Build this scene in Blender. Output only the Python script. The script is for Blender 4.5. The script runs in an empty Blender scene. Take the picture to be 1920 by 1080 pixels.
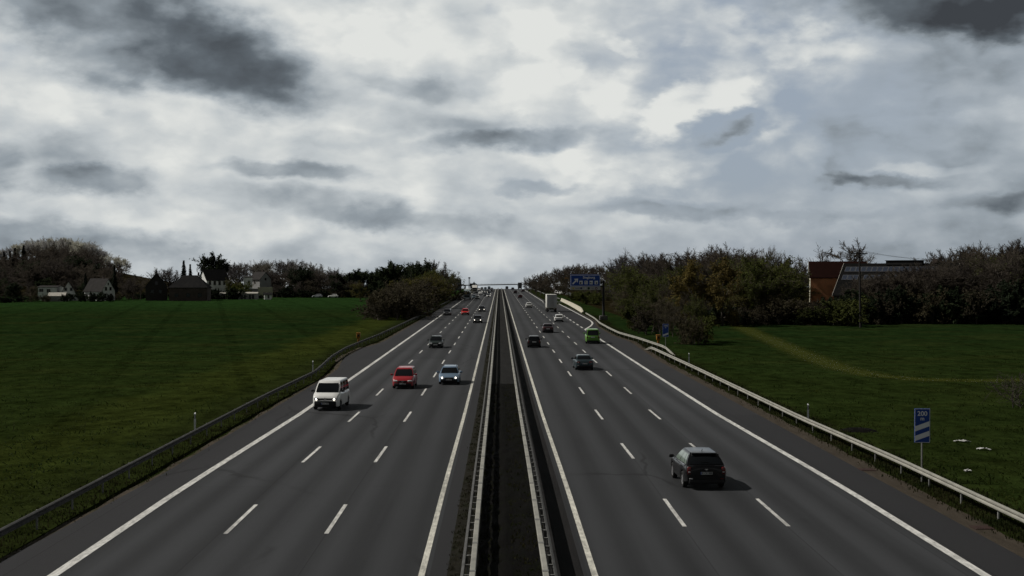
import bpy, bmesh, math, random
import numpy as np
from mathutils import Vector, Matrix, Euler

R = math.radians
SC = bpy.context.scene
COL = SC.collection

# ------------------------------------------------------------------ camera
CAM_H, FPX, VX, VY = 9.4, 2461.0, 936.5, 514.0
cam_d = bpy.data.cameras.new("camera")
cam = bpy.data.objects.new("camera", cam_d)
COL.objects.link(cam)
cam_d.sensor_width = 36.0
cam_d.lens = 36.0 * FPX / 1920.0
cam_d.clip_start, cam_d.clip_end = 0.5, 20000
cam.location = (0, 0, CAM_H)
cam.rotation_euler = (R(90) - math.atan((540 - VY) / FPX), 0, -math.atan((960 - VX) / FPX))
SC.camera = cam

# ------------------------------------------------------------------ exposure
SC.view_settings.view_transform = 'Standard'
SC.view_settings.look = 'None'
SC.view_settings.gamma = 1.0
SC.cycles.max_bounces = 5
SC.cycles.diffuse_bounces = 2
SC.cycles.glossy_bounces = 2
SC.cycles.transmission_bounces = 2
SC.view_settings.exposure = -0.55

# ------------------------------------------------------------------ sun
SUN_DIR = Vector((-1.0, 0.16, 1.0)).normalized()          # towards the sun
sun_d = bpy.data.lights.new("sun", 'SUN')
sun_d.energy = 5.0
sun_d.angle = R(0.5)
sun_d.color = (1.0, 0.96, 0.90)
sun = bpy.data.objects.new("sun", sun_d)
COL.objects.link(sun)
sun.location = (-60, 40, 80)
sun.rotation_euler = SUN_DIR.to_track_quat('Z', 'Y').to_euler()


def srgb(r, g, b):
    def f(c):
        c /= 255.0
        return c / 12.92 if c <= 0.04045 else ((c + 0.055) / 1.055) ** 2.4
    return (f(r), f(g), f(b), 1.0)


# ------------------------------------------------------------------ node helper
class NT:
    def __init__(self, tree):
        self.t = tree
        self.n = tree.nodes
        self.l = tree.links

    def set(self, sock, v):
        if isinstance(v, bpy.types.NodeSocket):
            self.l.new(v, sock)
        elif v is not None:
            sock.default_value = v

    def node(self, typ, props=None, **ins):
        nd = self.n.new(typ)
        for k, v in (props or {}).items():
            setattr(nd, k, v)
        for k, v in ins.items():
            self.set(nd.inputs[k.replace('_', ' ')], v)
        return nd

    def m(self, op, a, b=None, c=None, clamp=False):
        nd = self.n.new('ShaderNodeMath')
        nd.operation = op
        nd.use_clamp = clamp
        self.set(nd.inputs[0], a)
        if b is not None:
            self.set(nd.inputs[1], b)
        if c is not None:
            self.set(nd.inputs[2], c)
        return nd.outputs[0]

    def vm(self, op, a, b=None, out=0):
        nd = self.n.new('ShaderNodeVectorMath')
        nd.operation = op
        self.set(nd.inputs[0], a)
        if b is not None:
            if op == 'SCALE':
                self.set(nd.inputs['Scale'], b)
            else:
                self.set(nd.inputs[1], b)
        return nd.outputs['Value'] if op in ('LENGTH', 'DOT_PRODUCT') else nd.outputs[0]

    def noise(self, vec, scale, detail=4.0, rough=0.55, out='Fac', dist=0.0):
        nd = self.n.new('ShaderNodeTexNoise')
        if vec is not None:
            self.set(nd.inputs['Vector'], vec)
        nd.inputs['Scale'].default_value = scale
        nd.inputs['Detail'].default_value = detail
        nd.inputs['Roughness'].default_value = rough
        nd.inputs['Distortion'].default_value = dist
        return nd.outputs[out]

    def maprange(self, v, a, b, c=0.0, d=1.0, smooth=False):
        nd = self.n.new('ShaderNodeMapRange')
        nd.interpolation_type = 'SMOOTHSTEP' if smooth else 'LINEAR'
        self.set(nd.inputs['Value'], v)
        for i, x in zip(('From Min', 'From Max', 'To Min', 'To Max'), (a, b, c, d)):
            self.set(nd.inputs[i], x)
        return nd.outputs[0]

    def mix(self, f, a, b, blend='MIX'):
        nd = self.n.new('ShaderNodeMix')
        nd.data_type = 'RGBA'
        nd.blend_type = blend
        self.set(nd.inputs[0], f)
        self.set(nd.inputs[6], a)
        self.set(nd.inputs[7], b)
        return nd.outputs[2]

    def ramp(self, f, stops):
        nd = self.n.new('ShaderNodeValToRGB')
        el = nd.color_ramp.elements
        while len(el) < len(stops):
            el.new(0.5)
        for e, (p, c) in zip(el, stops):
            e.position, e.color = p, c
        self.set(nd.inputs[0], f)
        return nd.outputs[0]

    def comb(self, x, y, z):
        nd = self.n.new('ShaderNodeCombineXYZ')
        for i, v in enumerate((x, y, z)):
            self.set(nd.inputs[i], v)
        return nd.outputs[0]

    def sep(self, v):
        nd = self.n.new('ShaderNodeSeparateXYZ')
        self.set(nd.inputs[0], v)
        return nd.outputs


# ------------------------------------------------------------------ sky (world)
world = bpy.data.worlds.new("World")
SC.world = world
world.use_nodes = True
world.node_tree.nodes.clear()
W = NT(world.node_tree)
tc = W.node('ShaderNodeTexCoord')
dirv = tc.outputs['Generated']
dx, dy, dz = W.sep(dirv)
az = W.m('MULTIPLY', W.m('ARCTAN2', dx, dy), 57.2958)       # degrees, 0 = along the motorway
el = W.m('MULTIPLY', W.m('ARCSINE', dz), 57.2958)
uv = W.comb(az, el, 0.0)
K = 0.02328
flat_uv = W.vm('MULTIPLY', uv, (0.55, 1.0, 1.0))
w1 = W.noise(flat_uv, 0.42, 3.0, 0.55, 'Color')
w2 = W.noise(flat_uv, 1.5, 4.0, 0.6, 'Color')
wv = W.vm('ADD', uv, W.vm('MULTIPLY', W.vm('SUBTRACT', w1, (0.5, 0.5, 0.5)), (2.6, 1.5, 0.0)))
wv = W.vm('ADD', wv, W.vm('MULTIPLY', W.vm('SUBTRACT', w2, (0.5, 0.5, 0.5)), (1.3, .8, 0.0)))


def puffs(scale, off):
    v = W.n.new('ShaderNodeTexVoronoi')
    v.feature = 'SMOOTH_F1'
    v.inputs['Scale'].default_value = scale
    v.inputs['Detail'].default_value = 2.0
    v.inputs['Roughness'].default_value = 0.55
    v.inputs['Smoothness'].default_value = 0.55
    v.normalize = True
    W.l.new(W.vm('ADD', W.vm('ADD', W.vm('MULTIPLY', uv, (0.62, 1.0, 1.0)), W.vm('SCALE', w2, 0.9)), off), v.inputs['Vector'])
    return v.outputs['Distance']


puff = puffs(0.52, (4.3, 0.7, 0.0))
n_edge = W.noise(W.vm('ADD', flat_uv, W.vm('SCALE', w1, 0.8)), 0.85, 6.0, 0.50)
edge = W.m('MULTIPLY_ADD', W.m('SUBTRACT', puff, 0.33), 0.9, W.m('MULTIPLY', W.m('SUBTRACT', n_edge, 0.5), 0.8))


def blob_sum(blobs, start, soft=1.0):
    acc = start
    for (cx, cy, rx, ry, rot, amp) in blobs:
        mp = W.n.new('ShaderNodeMapping')
        mp.vector_type = 'TEXTURE'
        W.l.new(wv, mp.inputs['Vector'])
        mp.inputs['Location'].default_value = ((cx - VX) * K, (VY - cy) * K, 0)
        mp.inputs['Rotation'].default_value = (0, 0, R(-rot))
        mp.inputs['Scale'].default_value = (rx * K, ry * K, 1)
        ln = W.m('ADD', W.vm('LENGTH', mp.outputs[0]), edge)
        acc = W.m('ADD', acc, W.maprange(ln, 1.0 + .36 * soft, 1.0 - .62 * soft, 0.0, amp, True))
    return acc


DARK = [(300, 92, 310, 98, 14, -.42), (440, 130, 175, 88, 12, -.24), (170, 45, 150, 55, 10, -.12),
        (1730, 16, 390, 84, 4, -.52), (1880, 62, 170, 50, 0, -.22),
        (190, 345, 125, 26, -3, -.32), (130, 295, 80, 50, 20, -.17), (15, 330, 62, 55, 0, -.28),
        (560, 322, 150, 19, 3, -.30), (620, 388, 190, 30, 8, -.24), (800, 420, 230, 22, 5, -.13),
        (960, 264, 170, 22, -5, -.32), (890, 236, 120, 24, 10, -.14), (770, 163, 95, 20, 5, -.2),
        (640, 265, 95, 18, 0, -.16), (1352, 246, 90, 30, -10, -.36),
        (1005, 352, 72, 13, 0, -.2), (1255, 396, 165, 18, 2, -.30), (1230, 372, 105, 22, 0, -.10),
        (1510, 412, 110, 13, 0, -.16), (1650, 350, 115, 17, 0, -.28), (1560, 330, 45, 20, 35, -.12),
        (1850, 386, 130, 20, 0, -.2), (100, 440, 240, 28, 5, -.22), (370, 376, 45, 18, 0, -.1),
        (1830, 280, 400, 280, 0, -.22), (1760, 215, 190, 12, -4, -.06), (1840, 470, 330, 40, 0, -.08),
        (240, 470, 240, 22, 0, -.08), (900, 505, 1300, 70, 0, -.13)]
BRIGHT = [(870, 55, 260, 85, 0, 0.101), (600, 45, 130, 60, 10, 0.094), (1025, 95, 60, 60, 0, 0.125), (1090, 35, 110, 45, 0, 0.094),
          (1060, 180, 150, 50, 0, 0.094), (1300, 210, 105, 52, -14, 0.234), (1440, 242, 46, 36, 0, 0.172),
          (1515, 292, 34, 36, 0, 0.117), (1490, 70, 190, 55, 8, 0.187), (480, 236, 330, 30, 6, 0.094),
          (830, 320, 150, 35, 0, 0.070), (90, 170, 150, 60, 25, 0.094), (700, 455, 360, 24, 4, 0.062),
          (300, 400, 150, 26, 0, 0.062), (1700, 325, 110, 12, -3, 0.117),
          (1170, 85, 26, 16, 20, 0.117), (1100, 300, 230, 22, 0, 0.062), (60, 75, 60, 30, 40, 0.078)]
n_big = W.noise(W.vm('ADD', flat_uv, (3.7, 1.9, 0.0)), 0.30, 3.0, 0.5)
n_fine = W.noise(W.vm('ADD', flat_uv, W.vm('SCALE', w1, 1.2)), 0.62, 6.0, 0.48)
level = W.m('MULTIPLY_ADD', W.m('SUBTRACT', n_big, 0.5), 0.42, 0.785)
level = W.m('MULTIPLY_ADD', W.m('SUBTRACT', n_fine, 0.5), 0.58, level)
level = W.m('MULTIPLY_ADD', W.m('SUBTRACT', 0.33, puff), 0.75, level)
level = blob_sum(BRIGHT, blob_sum(DARK, level), .8)
cloud = W.ramp(level, [(0.0, srgb(62, 66, 71)), (0.25, srgb(96, 104, 111)), (0.5, srgb(146, 155, 162)),
                       (0.74, srgb(190, 196, 199)), (1.0, srgb(224, 226, 223))])
blue = blob_sum([(1310, 120, 220, 180, 0, .55), (1480, 250, 260, 200, 0, .4), (945, 22, 40, 40, 0, .7),
                 (25, 130, 70, 30, 0, .5), (1180, 330, 260, 60, 0, .35), (1500, 300, 640, 340, 0, .35), (900, 480, 900, 40, 0, .15)], 0.0)
blue = W.m('MULTIPLY', blue, W.maprange(level, 1.05, 0.60, 0.0, 1.0, True), clamp=True)
blue = W.m('MULTIPLY', blue, W.maprange(level, 0.34, 0.62, 0.0, 1.0, True))
skyt = W.n.new('ShaderNodeTexSky')
skyt.sky_type = 'NISHITA'
skyt.sun_disc = False
skyt.sun_elevation = math.asin(SUN_DIR.z)
skyt.sun_rotation = math.atan2(SUN_DIR.x, SUN_DIR.y)
skyt.dust_density = 1.6
SKY_STRENGTH = 0.10
GAIN = 2 ** (-SC.view_settings.exposure) / SKY_STRENGTH
cloud = W.mix(1.0, cloud, (GAIN, GAIN, GAIN, 1), 'MULTIPLY')
skyc = W.mix(1.0, skyt.outputs[0], (0.62, 0.72, 0.76, 1), 'MULTIPLY')
skyc = W.mix(0.70, skyc, W.mix(1.0, (.40, .455, .54, 1), (GAIN, GAIN, GAIN, 1), 'MULTIPLY'))
col = W.mix(blue, cloud, skyc)
# dark overcast added overhead, out of view, to cut the ambient light
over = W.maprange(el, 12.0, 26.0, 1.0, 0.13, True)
# unseen sky behind and to the sides darkened too, to deepen shadows
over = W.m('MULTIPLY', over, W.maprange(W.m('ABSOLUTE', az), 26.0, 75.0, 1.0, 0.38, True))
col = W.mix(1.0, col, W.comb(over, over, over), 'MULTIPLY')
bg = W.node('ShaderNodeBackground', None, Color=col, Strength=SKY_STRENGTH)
out = W.n.new('ShaderNodeOutputWorld')
W.l.new(bg.outputs[0], out.inputs[0])

# ------------------------------------------------------------------ materials
MATS = {}


def mat(name, color, rough=0.8, metal=0.0, spec=0.3, coat=0.0, emit=None, estr=0.0, bump=None, vary=None, objvary=0.0):
    """plain procedural material: colour broken up by noise, optional bump"""
    if name in MATS:
        return MATS[name]
    m = bpy.data.materials.new(name)
    m.use_nodes = True
    N = NT(m.node_tree)
    b = N.n['Principled BSDF']
    c = tuple(color[:3]) + (1.0,)
    base = c
    if vary:
        sc, amt = vary
        tco = N.node('ShaderNodeTexCoord').outputs['Object']
        f = N.noise(tco, sc, 5.0, 0.6)
        base = N.mix(N.maprange(f, 0.3, 0.7), tuple(x * (1 - amt) for x in c[:3]) + (1,), tuple(min(1, x * (1 + amt)) for x in c[:3]) + (1,))
    if objvary:
        oi = N.node('ShaderNodeObjectInfo').outputs['Random']
        k = N.maprange(oi, 0, 1, 1 - objvary, 1 + objvary)
        base = N.mix(1.0, base, N.comb(k, k, k), 'MULTIPLY')
    N.set(b.inputs['Base Color'], base)
    b.inputs['Roughness'].default_value = rough
    b.inputs['Metallic'].default_value = metal
    b.inputs['Specular IOR Level'].default_value = spec
    b.inputs['Coat Weight'].default_value = coat
    b.inputs['Coat Roughness'].default_value = 0.05
    if emit:
        b.inputs['Emission Color'].default_value = tuple(emit[:3]) + (1,)
        b.inputs['Emission Strength'].default_value = estr
    if bump:
        sc, st, ds = bump
        tco = N.node('ShaderNodeTexCoord').outputs['Object']
        bp = N.node('ShaderNodeBump', None, Strength=st, Distance=ds, Height=N.noise(tco, sc, 6.0, 0.6))
        N.l.new(bp.outputs[0], b.inputs['Normal'])
    MATS[name] = m
    return m


def asphalt_mat(name, base, warm=1.0, streak=0.20, track=0.26, x0=0.0, period=1.83):
    m = bpy.data.materials.new(name)
    m.use_nodes = True
    N = NT(m.node_tree)
    b = N.n['Principled BSDF']
    pos = N.node('ShaderNodeNewGeometry').outputs['Position']
    x, y, z = N.sep(pos)
    s1 = N.noise(N.vm('MULTIPLY', pos, (0.75, 0.012, 1)), 1.0, 5.0, 0.6)
    s2 = N.noise(N.vm('MULTIPLY', pos, (2.6, 0.035, 1)), 1.0, 4.0, 0.6)
    big = N.noise(pos, 0.06, 4.0, 0.6)
    fine = N.noise(pos, 9.0, 6.0, 0.75)
    grit = N.noise(pos, 45.0, 3.0, 0.8)
    wv_ = N.m('SINE', N.m('MULTIPLY', N.m('ADD', N.m('SUBTRACT', x, x0), N.m('MULTIPLY', N.m('SUBTRACT', s1, .5), .8)), 2 * math.pi / period))
    k = N.m('MULTIPLY_ADD', N.m('SUBTRACT', s1, .5), streak * 3.2, 1.0)
    k = N.m('MULTIPLY_ADD', N.m('SUBTRACT', s2, .5), streak * 1.6, k)
    k = N.m('MULTIPLY_ADD', N.m('SUBTRACT', big, .5), 0.35, k)
    k = N.m('MULTIPLY_ADD', wv_, track, k)
    k = N.m('MULTIPLY_ADD', N.m('SUBTRACT', fine, .5), 0.35, k)
    k = N.m('MULTIPLY_ADD', N.m('SUBTRACT', grit, .5), 0.5, k)
    # sealed cracks and oil drips
    spot = N.maprange(N.noise(N.vm('MULTIPLY', pos, (1.0, 0.35, 1)), 0.55, 3.0, 0.5), 0.68, 0.76, 1.0, 0.72)
    k = N.m('MULTIPLY', k, spot)
    # sealed cracks wandering across the lanes
    vo = N.n.new('ShaderNodeTexVoronoi')
    vo.feature = 'DISTANCE_TO_EDGE'
    N.l.new(N.vm('ADD', N.vm('MULTIPLY', pos, (0.10, 0.028, 1)), N.vm('SCALE', N.noise(pos, 0.5, 3.0, .6, 'Color'), 0.07)), vo.inputs['Vector'])
    vo.inputs['Scale'].default_value = 1.0
    crack = N.m('MULTIPLY', N.maprange(vo.outputs['Distance'], 0.004, 0.010, 1, 0), N.maprange(N.noise(pos, 0.045, 2.0, .5), .50, .56, 0, 1))
    k = N.m('MULTIPLY', k, N.maprange(crack, 0, 1, 1.0, .55))
    bt = N.n.new('ShaderNodeTexBrick')
    N.l.new(N.vm('MULTIPLY', N.comb(y, N.m('SUBTRACT', x, x0), 0.0), (1.0, 1.0, 1.0)), bt.inputs['Vector'])
    bt.inputs['Color1'].default_value = (.87, .87, .87, 1)
    bt.inputs['Color2'].default_value = (1.12, 1.12, 1.12, 1)
    bt.inputs['Mortar'].default_value = (.55, .55, .55, 1)
    bt.inputs['Scale'].default_value = 1.0
    bt.inputs['Mortar Size'].default_value = 0.022
    bt.inputs['Brick Width'].default_value = 58.0
    bt.inputs['Row Height'].default_value = 3.86
    k = N.m('MULTIPLY', k, N.sep(bt.outputs['Color'])[0])
    c = N.mix(1.0, (base * warm * .88, base * .92, base * .985, 1), N.comb(k, k, k), 'MULTIPLY')
    N.set(b.inputs['Base Color'], c)
    b.inputs['Roughness'].default_value = 0.88
    b.inputs['Specular IOR Level'].default_value = 0.22
    bp = N.node('ShaderNodeBump', None, Strength=0.35, Distance=0.02, Height=grit)
    N.l.new(bp.outputs[0], b.inputs['Normal'])
    return m


def paint_mat(name, base, wear=0.6):
    """road paint, worn through in flecks"""
    m = bpy.data.materials.new(name)
    m.use_nodes = True
    N = NT(m.node_tree)
    b = N.n['Principled BSDF']
    pos = N.node('ShaderNodeNewGeometry').outputs['Position']
    w = N.noise(N.vm('MULTIPLY', pos, (6, 1.4, 1)), 1.0, 6.0, 0.7)
    p = N.noise(pos, 0.15, 3.0, 0.6)
    k = N.maprange(N.m('MULTIPLY_ADD', N.m('SUBTRACT', p, .5), .5, w), 0.35, 0.72, 1 - wear, 1.0)
    N.set(b.inputs['Base Color'], N.mix(1.0, base, N.comb(k, k, k), 'MULTIPLY'))
    b.inputs['Roughness'].default_value = 0.7
    return m


def grass_mat():
    m = bpy.data.materials.new("meadow grass")
    m.use_nodes = True
    N = NT(m.node_tree)
    b = N.n['Principled BSDF']
    pos = N.node('ShaderNodeNewGeometry').outputs['Position']
    x, y, z = N.sep(pos)
    big = N.noise(N.vm('MULTIPLY', pos, (0.010, 0.022, 0.01)), 1.0, 4.0, 0.55)
    mid = N.noise(N.vm('MULTIPLY', pos, (0.06, 0.14, 0.1)), 1.0, 6.0, 0.65)
    tuft = N.noise(N.vm('MULTIPLY', pos, (0.65, 0.42, 1)), 1.0, 7.0, 0.78)
    clod = N.noise(N.vm('MULTIPLY', pos, (0.20, 0.10, 1)), 1.0, 4.0, 0.6)
    fine = N.noise(pos, 9.0, 4.0, 0.8)
    c = N.mix(N.maprange(big, 0.35, 0.65), (0.0088, 0.0204, 0.0056, 1), (0.0125, 0.0233, 0.0060, 1))
    c = N.mix(N.maprange(mid, 0.48, 0.72, 0, .85), c, (0.0240, 0.0287, 0.0081, 1))
    c = N.mix(N.maprange(mid, 0.44, 0.30, 0, .7), c, (0.0100, 0.0139, 0.0047, 1))
    # yellower, drier sward on the strip beside the motorway (left) and the unmown verge
    d = N.m('ABSOLUTE', N.m('MULTIPLY_ADD', N.m('SUBTRACT', mid, .5), 9.0, N.m('ADD', x, 24.0)))
    c = N.mix(N.maprange(d, 6.5, 1.5, 0, .7, True), c, (0.0330, 0.0396, 0.0078, 1))
    c = N.mix(N.maprange(N.m('ABSOLUTE', x), 22.0, 18.5, 0, .75, True), c, (0.0150, 0.0168, 0.0067, 1))
    c = N.mix(N.maprange(N.m('MULTIPLY_ADD', N.m('SUBTRACT', big, .5), 160, y), 90, 210, .6, 0, True), c, (0.0190, 0.0262, 0.0058, 1))
    # fresher strip of sward at the far end of the left meadow
    c = N.mix(N.m('MULTIPLY', N.maprange(N.m('MULTIPLY_ADD', N.m('SUBTRACT', mid, .5), 90, y), 290, 430, 0, .95, True), N.m('LESS_THAN', x, -20)), c, (0.0150, 0.0356, 0.0092, 1))
    # leaf litter under the woods
    lit = N.m('MULTIPLY_ADD', N.m('SUBTRACT', mid, .5), 30.0, y)
    wl_ = N.m('MULTIPLY', N.maprange(lit, 528, 540, 0, 1), N.m('GREATER_THAN', N.m('ABSOLUTE', x), 34))
    wr_ = N.m('MULTIPLY', N.maprange(lit, 258, 268, 0, 1), N.m('GREATER_THAN', x, 27))
    c = N.mix(N.m('MAXIMUM', wl_, wr_), c, (0.0163, 0.0138, 0.0062, 1))
    k = N.maprange(tuft, .36, .64, .50, 1.5)
    k = N.m('MULTIPLY_ADD', N.m('SUBTRACT', clod, .5), 1.1, k)
    k = N.m('MULTIPLY', k, N.maprange(fine, .34, .66, .55, 1.45))
    k = N.m('MAXIMUM', k, 0.25)
    # weak tractor lines running along the field
    tl = N.m('SINE', N.m('MULTIPLY', N.m('MULTIPLY_ADD', y, 0.22, x), 0.52))
    k = N.m('MULTIPLY_ADD', N.m('GREATER_THAN', tl, 0.93), -0.16, k)
    c = N.mix(1.0, c, N.comb(k, k, k), 'MULTIPLY')
    N.set(b.inputs['Base Color'], c)
    b.inputs['Roughness'].default_value = 1.0
    b.inputs['Specular IOR Level'].default_value = 0.0
    hh = N.m('ADD', tuft, N.m('MULTIPLY', fine, 0.4))
    bp = N.node('ShaderNodeBump', None, Strength=0.5, Distance=0.15, Height=hh)
    N.l.new(bp.outputs[0], b.inputs['Normal'])
    return m


def soil_mat(name, c1, c2, sc=1.0, weeds=None):
    m = bpy.data.materials.new(name)
    m.use_nodes = True
    N = NT(m.node_tree)
    b = N.n['Principled BSDF']
    pos = N.node('ShaderNodeNewGeometry').outputs['Position']
    a = N.noise(N.vm('MULTIPLY', pos, (2.0, 0.25, 1)), sc, 6.0, 0.7)
    g = N.noise(pos, 14.0 * sc, 5.0, 0.8)
    c = N.mix(N.maprange(a, 0.35, 0.68), c1, c2)
    if weeds:
        wn = N.noise(N.vm('MULTIPLY', pos, (1.6, 0.8, 1)), 1.0, 5.0, 0.7)
        c = N.mix(N.maprange(wn, 0.5, 0.62, 0, .85), c, weeds)
    k = N.m('MAXIMUM', N.m('MULTIPLY_ADD', N.m('SUBTRACT', g, .5), 1.8, 1.0), 0.15)
    N.set(b.inputs['Base Color'], N.mix(1.0, c, N.comb(k, k, k), 'MULTIPLY'))
    b.inputs['Roughness'].default_value = 1.0
    b.inputs['Specular IOR Level'].default_value = 0.05
    bp = N.node('ShaderNodeBump', None, Strength=0.8, Distance=0.06, Height=g)
    N.l.new(bp.outputs[0], b.inputs['Normal'])
    return m


def leaf_mat(name, c1, c2, sc=0.35, objvary=0.25, transl=0.35):
    m = bpy.data.materials.new(name)
    m.use_nodes = True
    N = NT(m.node_tree)
    b = N.n['Principled BSDF']
    tco = N.node('ShaderNodeTexCoord').outputs['Object']
    oi = N.node('ShaderNodeObjectInfo').outputs['Random']
    f = N.noise(N.vm('ADD', tco, N.comb(N.m('MULTIPLY', oi, 40), 0, 0)), sc, 4.0, 0.65)
    f2 = N.noise(tco, 6.0, 2.0, 0.6)
    c = N.mix(N.maprange(N.m('MULTIPLY_ADD', N.m('SUBTRACT', f2, .5), .5, f), 0.34, 0.66), c1, c2)
    k = N.maprange(oi, 0, 1, 1 - objvary, 1 + objvary)
    c = N.mix(1.0, c, N.comb(k, k, N.m('MULTIPLY', k, N.maprange(oi, 0, 1, 1.1, .9))), 'MULTIPLY')
    N.set(b.inputs['Base Color'], c)
    b.inputs['Roughness'].default_value = 0.9
    b.inputs['Specular IOR Level'].default_value = 0.08
    if transl:
        tl = N.node('ShaderNodeBsdfTranslucent', None, Color=c)
        mx = N.n.new('ShaderNodeMixShader')
        mx.inputs[0].default_value = transl
        N.l.new(b.outputs[0], mx.inputs[1])
        N.l.new(tl.outputs[0], mx.inputs[2])
        N.l.new(mx.outputs[0], N.n['Material Output'].inputs[0])
    return m


def brick_mat(name, c1, c2, mortar):
    m = bpy.data.materials.new(name)
    m.use_nodes = True
    N = NT(m.node_tree)
    b = N.n['Principled BSDF']
    tco = N.node('ShaderNodeTexCoord').outputs['Object']
    x, y, z = N.sep(tco)
    v = N.comb(N.m('ADD', x, y), z, 0.0)
    bt = N.n.new('ShaderNodeTexBrick')
    N.l.new(v, bt.inputs['Vector'])
    bt.inputs['Color1'].default_value, bt.inputs['Color2'].default_value, bt.inputs['Mortar'].default_value = c1, c2, mortar
    bt.inputs['Scale'].default_value = 3.0
    f = N.noise(tco, 0.5, 5.0, 0.7)
    k = N.maprange(f, 0.3, 0.7, 0.6, 1.25)
    N.set(b.inputs['Base Color'], N.mix(1.0, bt.outputs['Color'], N.comb(k, k, k), 'MULTIPLY'))
    b.inputs['Roughness'].default_value = 0.95
    return m


def tile_mat(name, c1, c2, rows=3.0):
    m = bpy.data.materials.new(name)
    m.use_nodes = True
    N = NT(m.node_tree)
    b = N.n['Principled BSDF']
    tco = N.node('ShaderNodeTexCoord').outputs['Object']
    x, y, z = N.sep(tco)
    f = N.noise(tco, 0.7, 6.0, 0.7)
    wv_ = N.m('FRACT', N.m('MULTIPLY', z, rows))
    c = N.mix(N.maprange(f, 0.3, 0.7), c1, c2)
    k = N.maprange(wv_, 0.0, 1.0, 1.12, 0.82)
    N.set(b.inputs['Base Color'], N.mix(1.0, c, N.comb(k, k, k), 'MULTIPLY'))
    b.inputs['Roughness'].default_value = 0.95
    b.inputs['Specular IOR Level'].default_value = 0.05
    return m


def car_paint(name, c, metal=0.0, rough=0.32):
    if name in MATS:
        return MATS[name]
    m = mat(name, c, rough, metal, 0.3, 0.3)
    N = NT(m.node_tree)
    b = N.n['Principled BSDF']
    tco = N.node('ShaderNodeTexCoord').outputs['Object']
    z = N.sep(tco)[2]
    dirt = N.maprange(N.m('MULTIPLY_ADD', N.m('SUBTRACT', N.noise(tco, 3.0, 5.0, .7), .5), .5, z), 0.62, 0.2, 0.0, 0.55)
    N.set(b.inputs['Base Color'], N.mix(dirt, tuple(c[:3]) + (1,), tuple(.7 * x + .012 for x in c[:3]) + (1,)))
    N.set(b.inputs['Roughness'], N.maprange(dirt, 0, .5, rough, 0.75))
    return m


M_ROAD_L = asphalt_mat("carriageway asphalt", 0.034, 1.0, x0=-2.4)
M_ROAD_R = asphalt_mat("carriageway asphalt right", 0.035, 1.0, x0=2.97)
M_SHOULD = asphalt_mat("shoulder asphalt", 0.023, 1.05, 0.08, 0.0)
M_RAMP = asphalt_mat("ramp asphalt", 0.07, 1.0, 0.06, 0.0)
M_PAINT = paint_mat("road paint", (0.80, 0.79, 0.74, 1))
M_PAINT_Y = paint_mat("median line paint", (0.76, 0.74, 0.64, 1))
M_GRASS = grass_mat()
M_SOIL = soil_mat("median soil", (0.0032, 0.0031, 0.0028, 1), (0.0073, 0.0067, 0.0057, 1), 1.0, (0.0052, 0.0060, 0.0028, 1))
M_MEDPAVE = soil_mat("median paving", (0.0156, 0.0154, 0.0150, 1), (0.0250, 0.0244, 0.0233, 1), 0.6)
M_GRAVEL = soil_mat("gravel", (0.0464, 0.0382, 0.0283, 1), (0.0737, 0.0611, 0.0469, 1), 1.2)
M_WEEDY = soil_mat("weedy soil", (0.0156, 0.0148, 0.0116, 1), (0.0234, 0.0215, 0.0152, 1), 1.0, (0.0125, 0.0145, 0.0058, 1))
M_GUTTER = soil_mat("gutter concrete", (0.0158, 0.0153, 0.0152, 1), (0.0248, 0.0234, 0.0228, 1), 0.8)
M_TRACK = None
M_STEEL = mat("galvanised steel", (0.33, 0.32, 0.275), 0.55, 0.35, 0.4, vary=(1.2, 0.22))
M_STEEL_D = mat("weathered steel", (0.20, 0.20, 0.19), 0.7, 0.3, 0.3, vary=(1.5, 0.3))
M_RUST = mat("rusty iron", (0.035, 0.018, 0.014), 0.85, 0.2, vary=(8, 0.3))
M_CONC = mat("pale concrete", (0.48, 0.45, 0.36), 0.9, vary=(1.2, 0.25), bump=(6, .4, .03))
M_CONC_D = mat("dark concrete", (0.14, 0.135, 0.125), 0.92, vary=(1.5, 0.3), bump=(8, .4, .02))
M_BLUE = mat("sign blue", (0.014, 0.060, 0.30), 0.5, vary=(1.5, .08))
M_WHITE = mat("sign white", (0.80, 0.81, 0.82), 0.55)
M_SIGNBACK = mat("sign back grey", (0.16, 0.165, 0.17), 0.6, 0.3, vary=(1.0, .2))
M_ORANGE = mat("callbox orange", (0.30, 0.125, 0.014), 0.55, vary=(3, .2))
M_BLACK = mat("black plastic", (0.012, 0.012, 0.013), 0.6, vary=(5, .2))
M_TYRE = mat("tyre rubber", (0.012, 0.012, 0.012), 0.85, vary=(8, .2))
M_RIM = mat("alloy rim", (0.55, 0.55, 0.56), 0.35, 0.8, vary=(6, .15))
M_RIM_D = mat("dull steel rim", (0.18, 0.18, 0.19), 0.5, 0.6, vary=(6, .2))
M_GLASS = mat("tinted car glass", (0.005, 0.006, 0.007), 0.09, 0.0, 0.35)
M_GLASS_P = mat("pale car glass", (0.16, 0.20, 0.17), 0.12, 0.0, 0.6)
M_WGLASS = mat("window glass", (0.012, 0.014, 0.018), 0.12, 0.0, 0.5, vary=(1, .3))
M_LAMP = mat("lit headlamp", (0.8, 0.8, 0.75), 0.2, emit=(1.0, 0.93, 0.80), estr=4.5)
M_LAMP_OFF = mat("headlamp lens", (0.55, 0.56, 0.57), 0.12, 0.2, 0.6)
M_TAIL = mat("tail lamp red", (0.09, 0.005, 0.005), 0.25, 0.0, 0.6)
M_TAIL_ON = mat("lit tail lamp", (0.3, 0.01, 0.01), 0.25, emit=(1.0, .05, .03), estr=0.7)
M_REFL = mat("reverse lamp lens", (0.6, 0.6, 0.6), 0.1, 0.3, 0.8)
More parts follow.
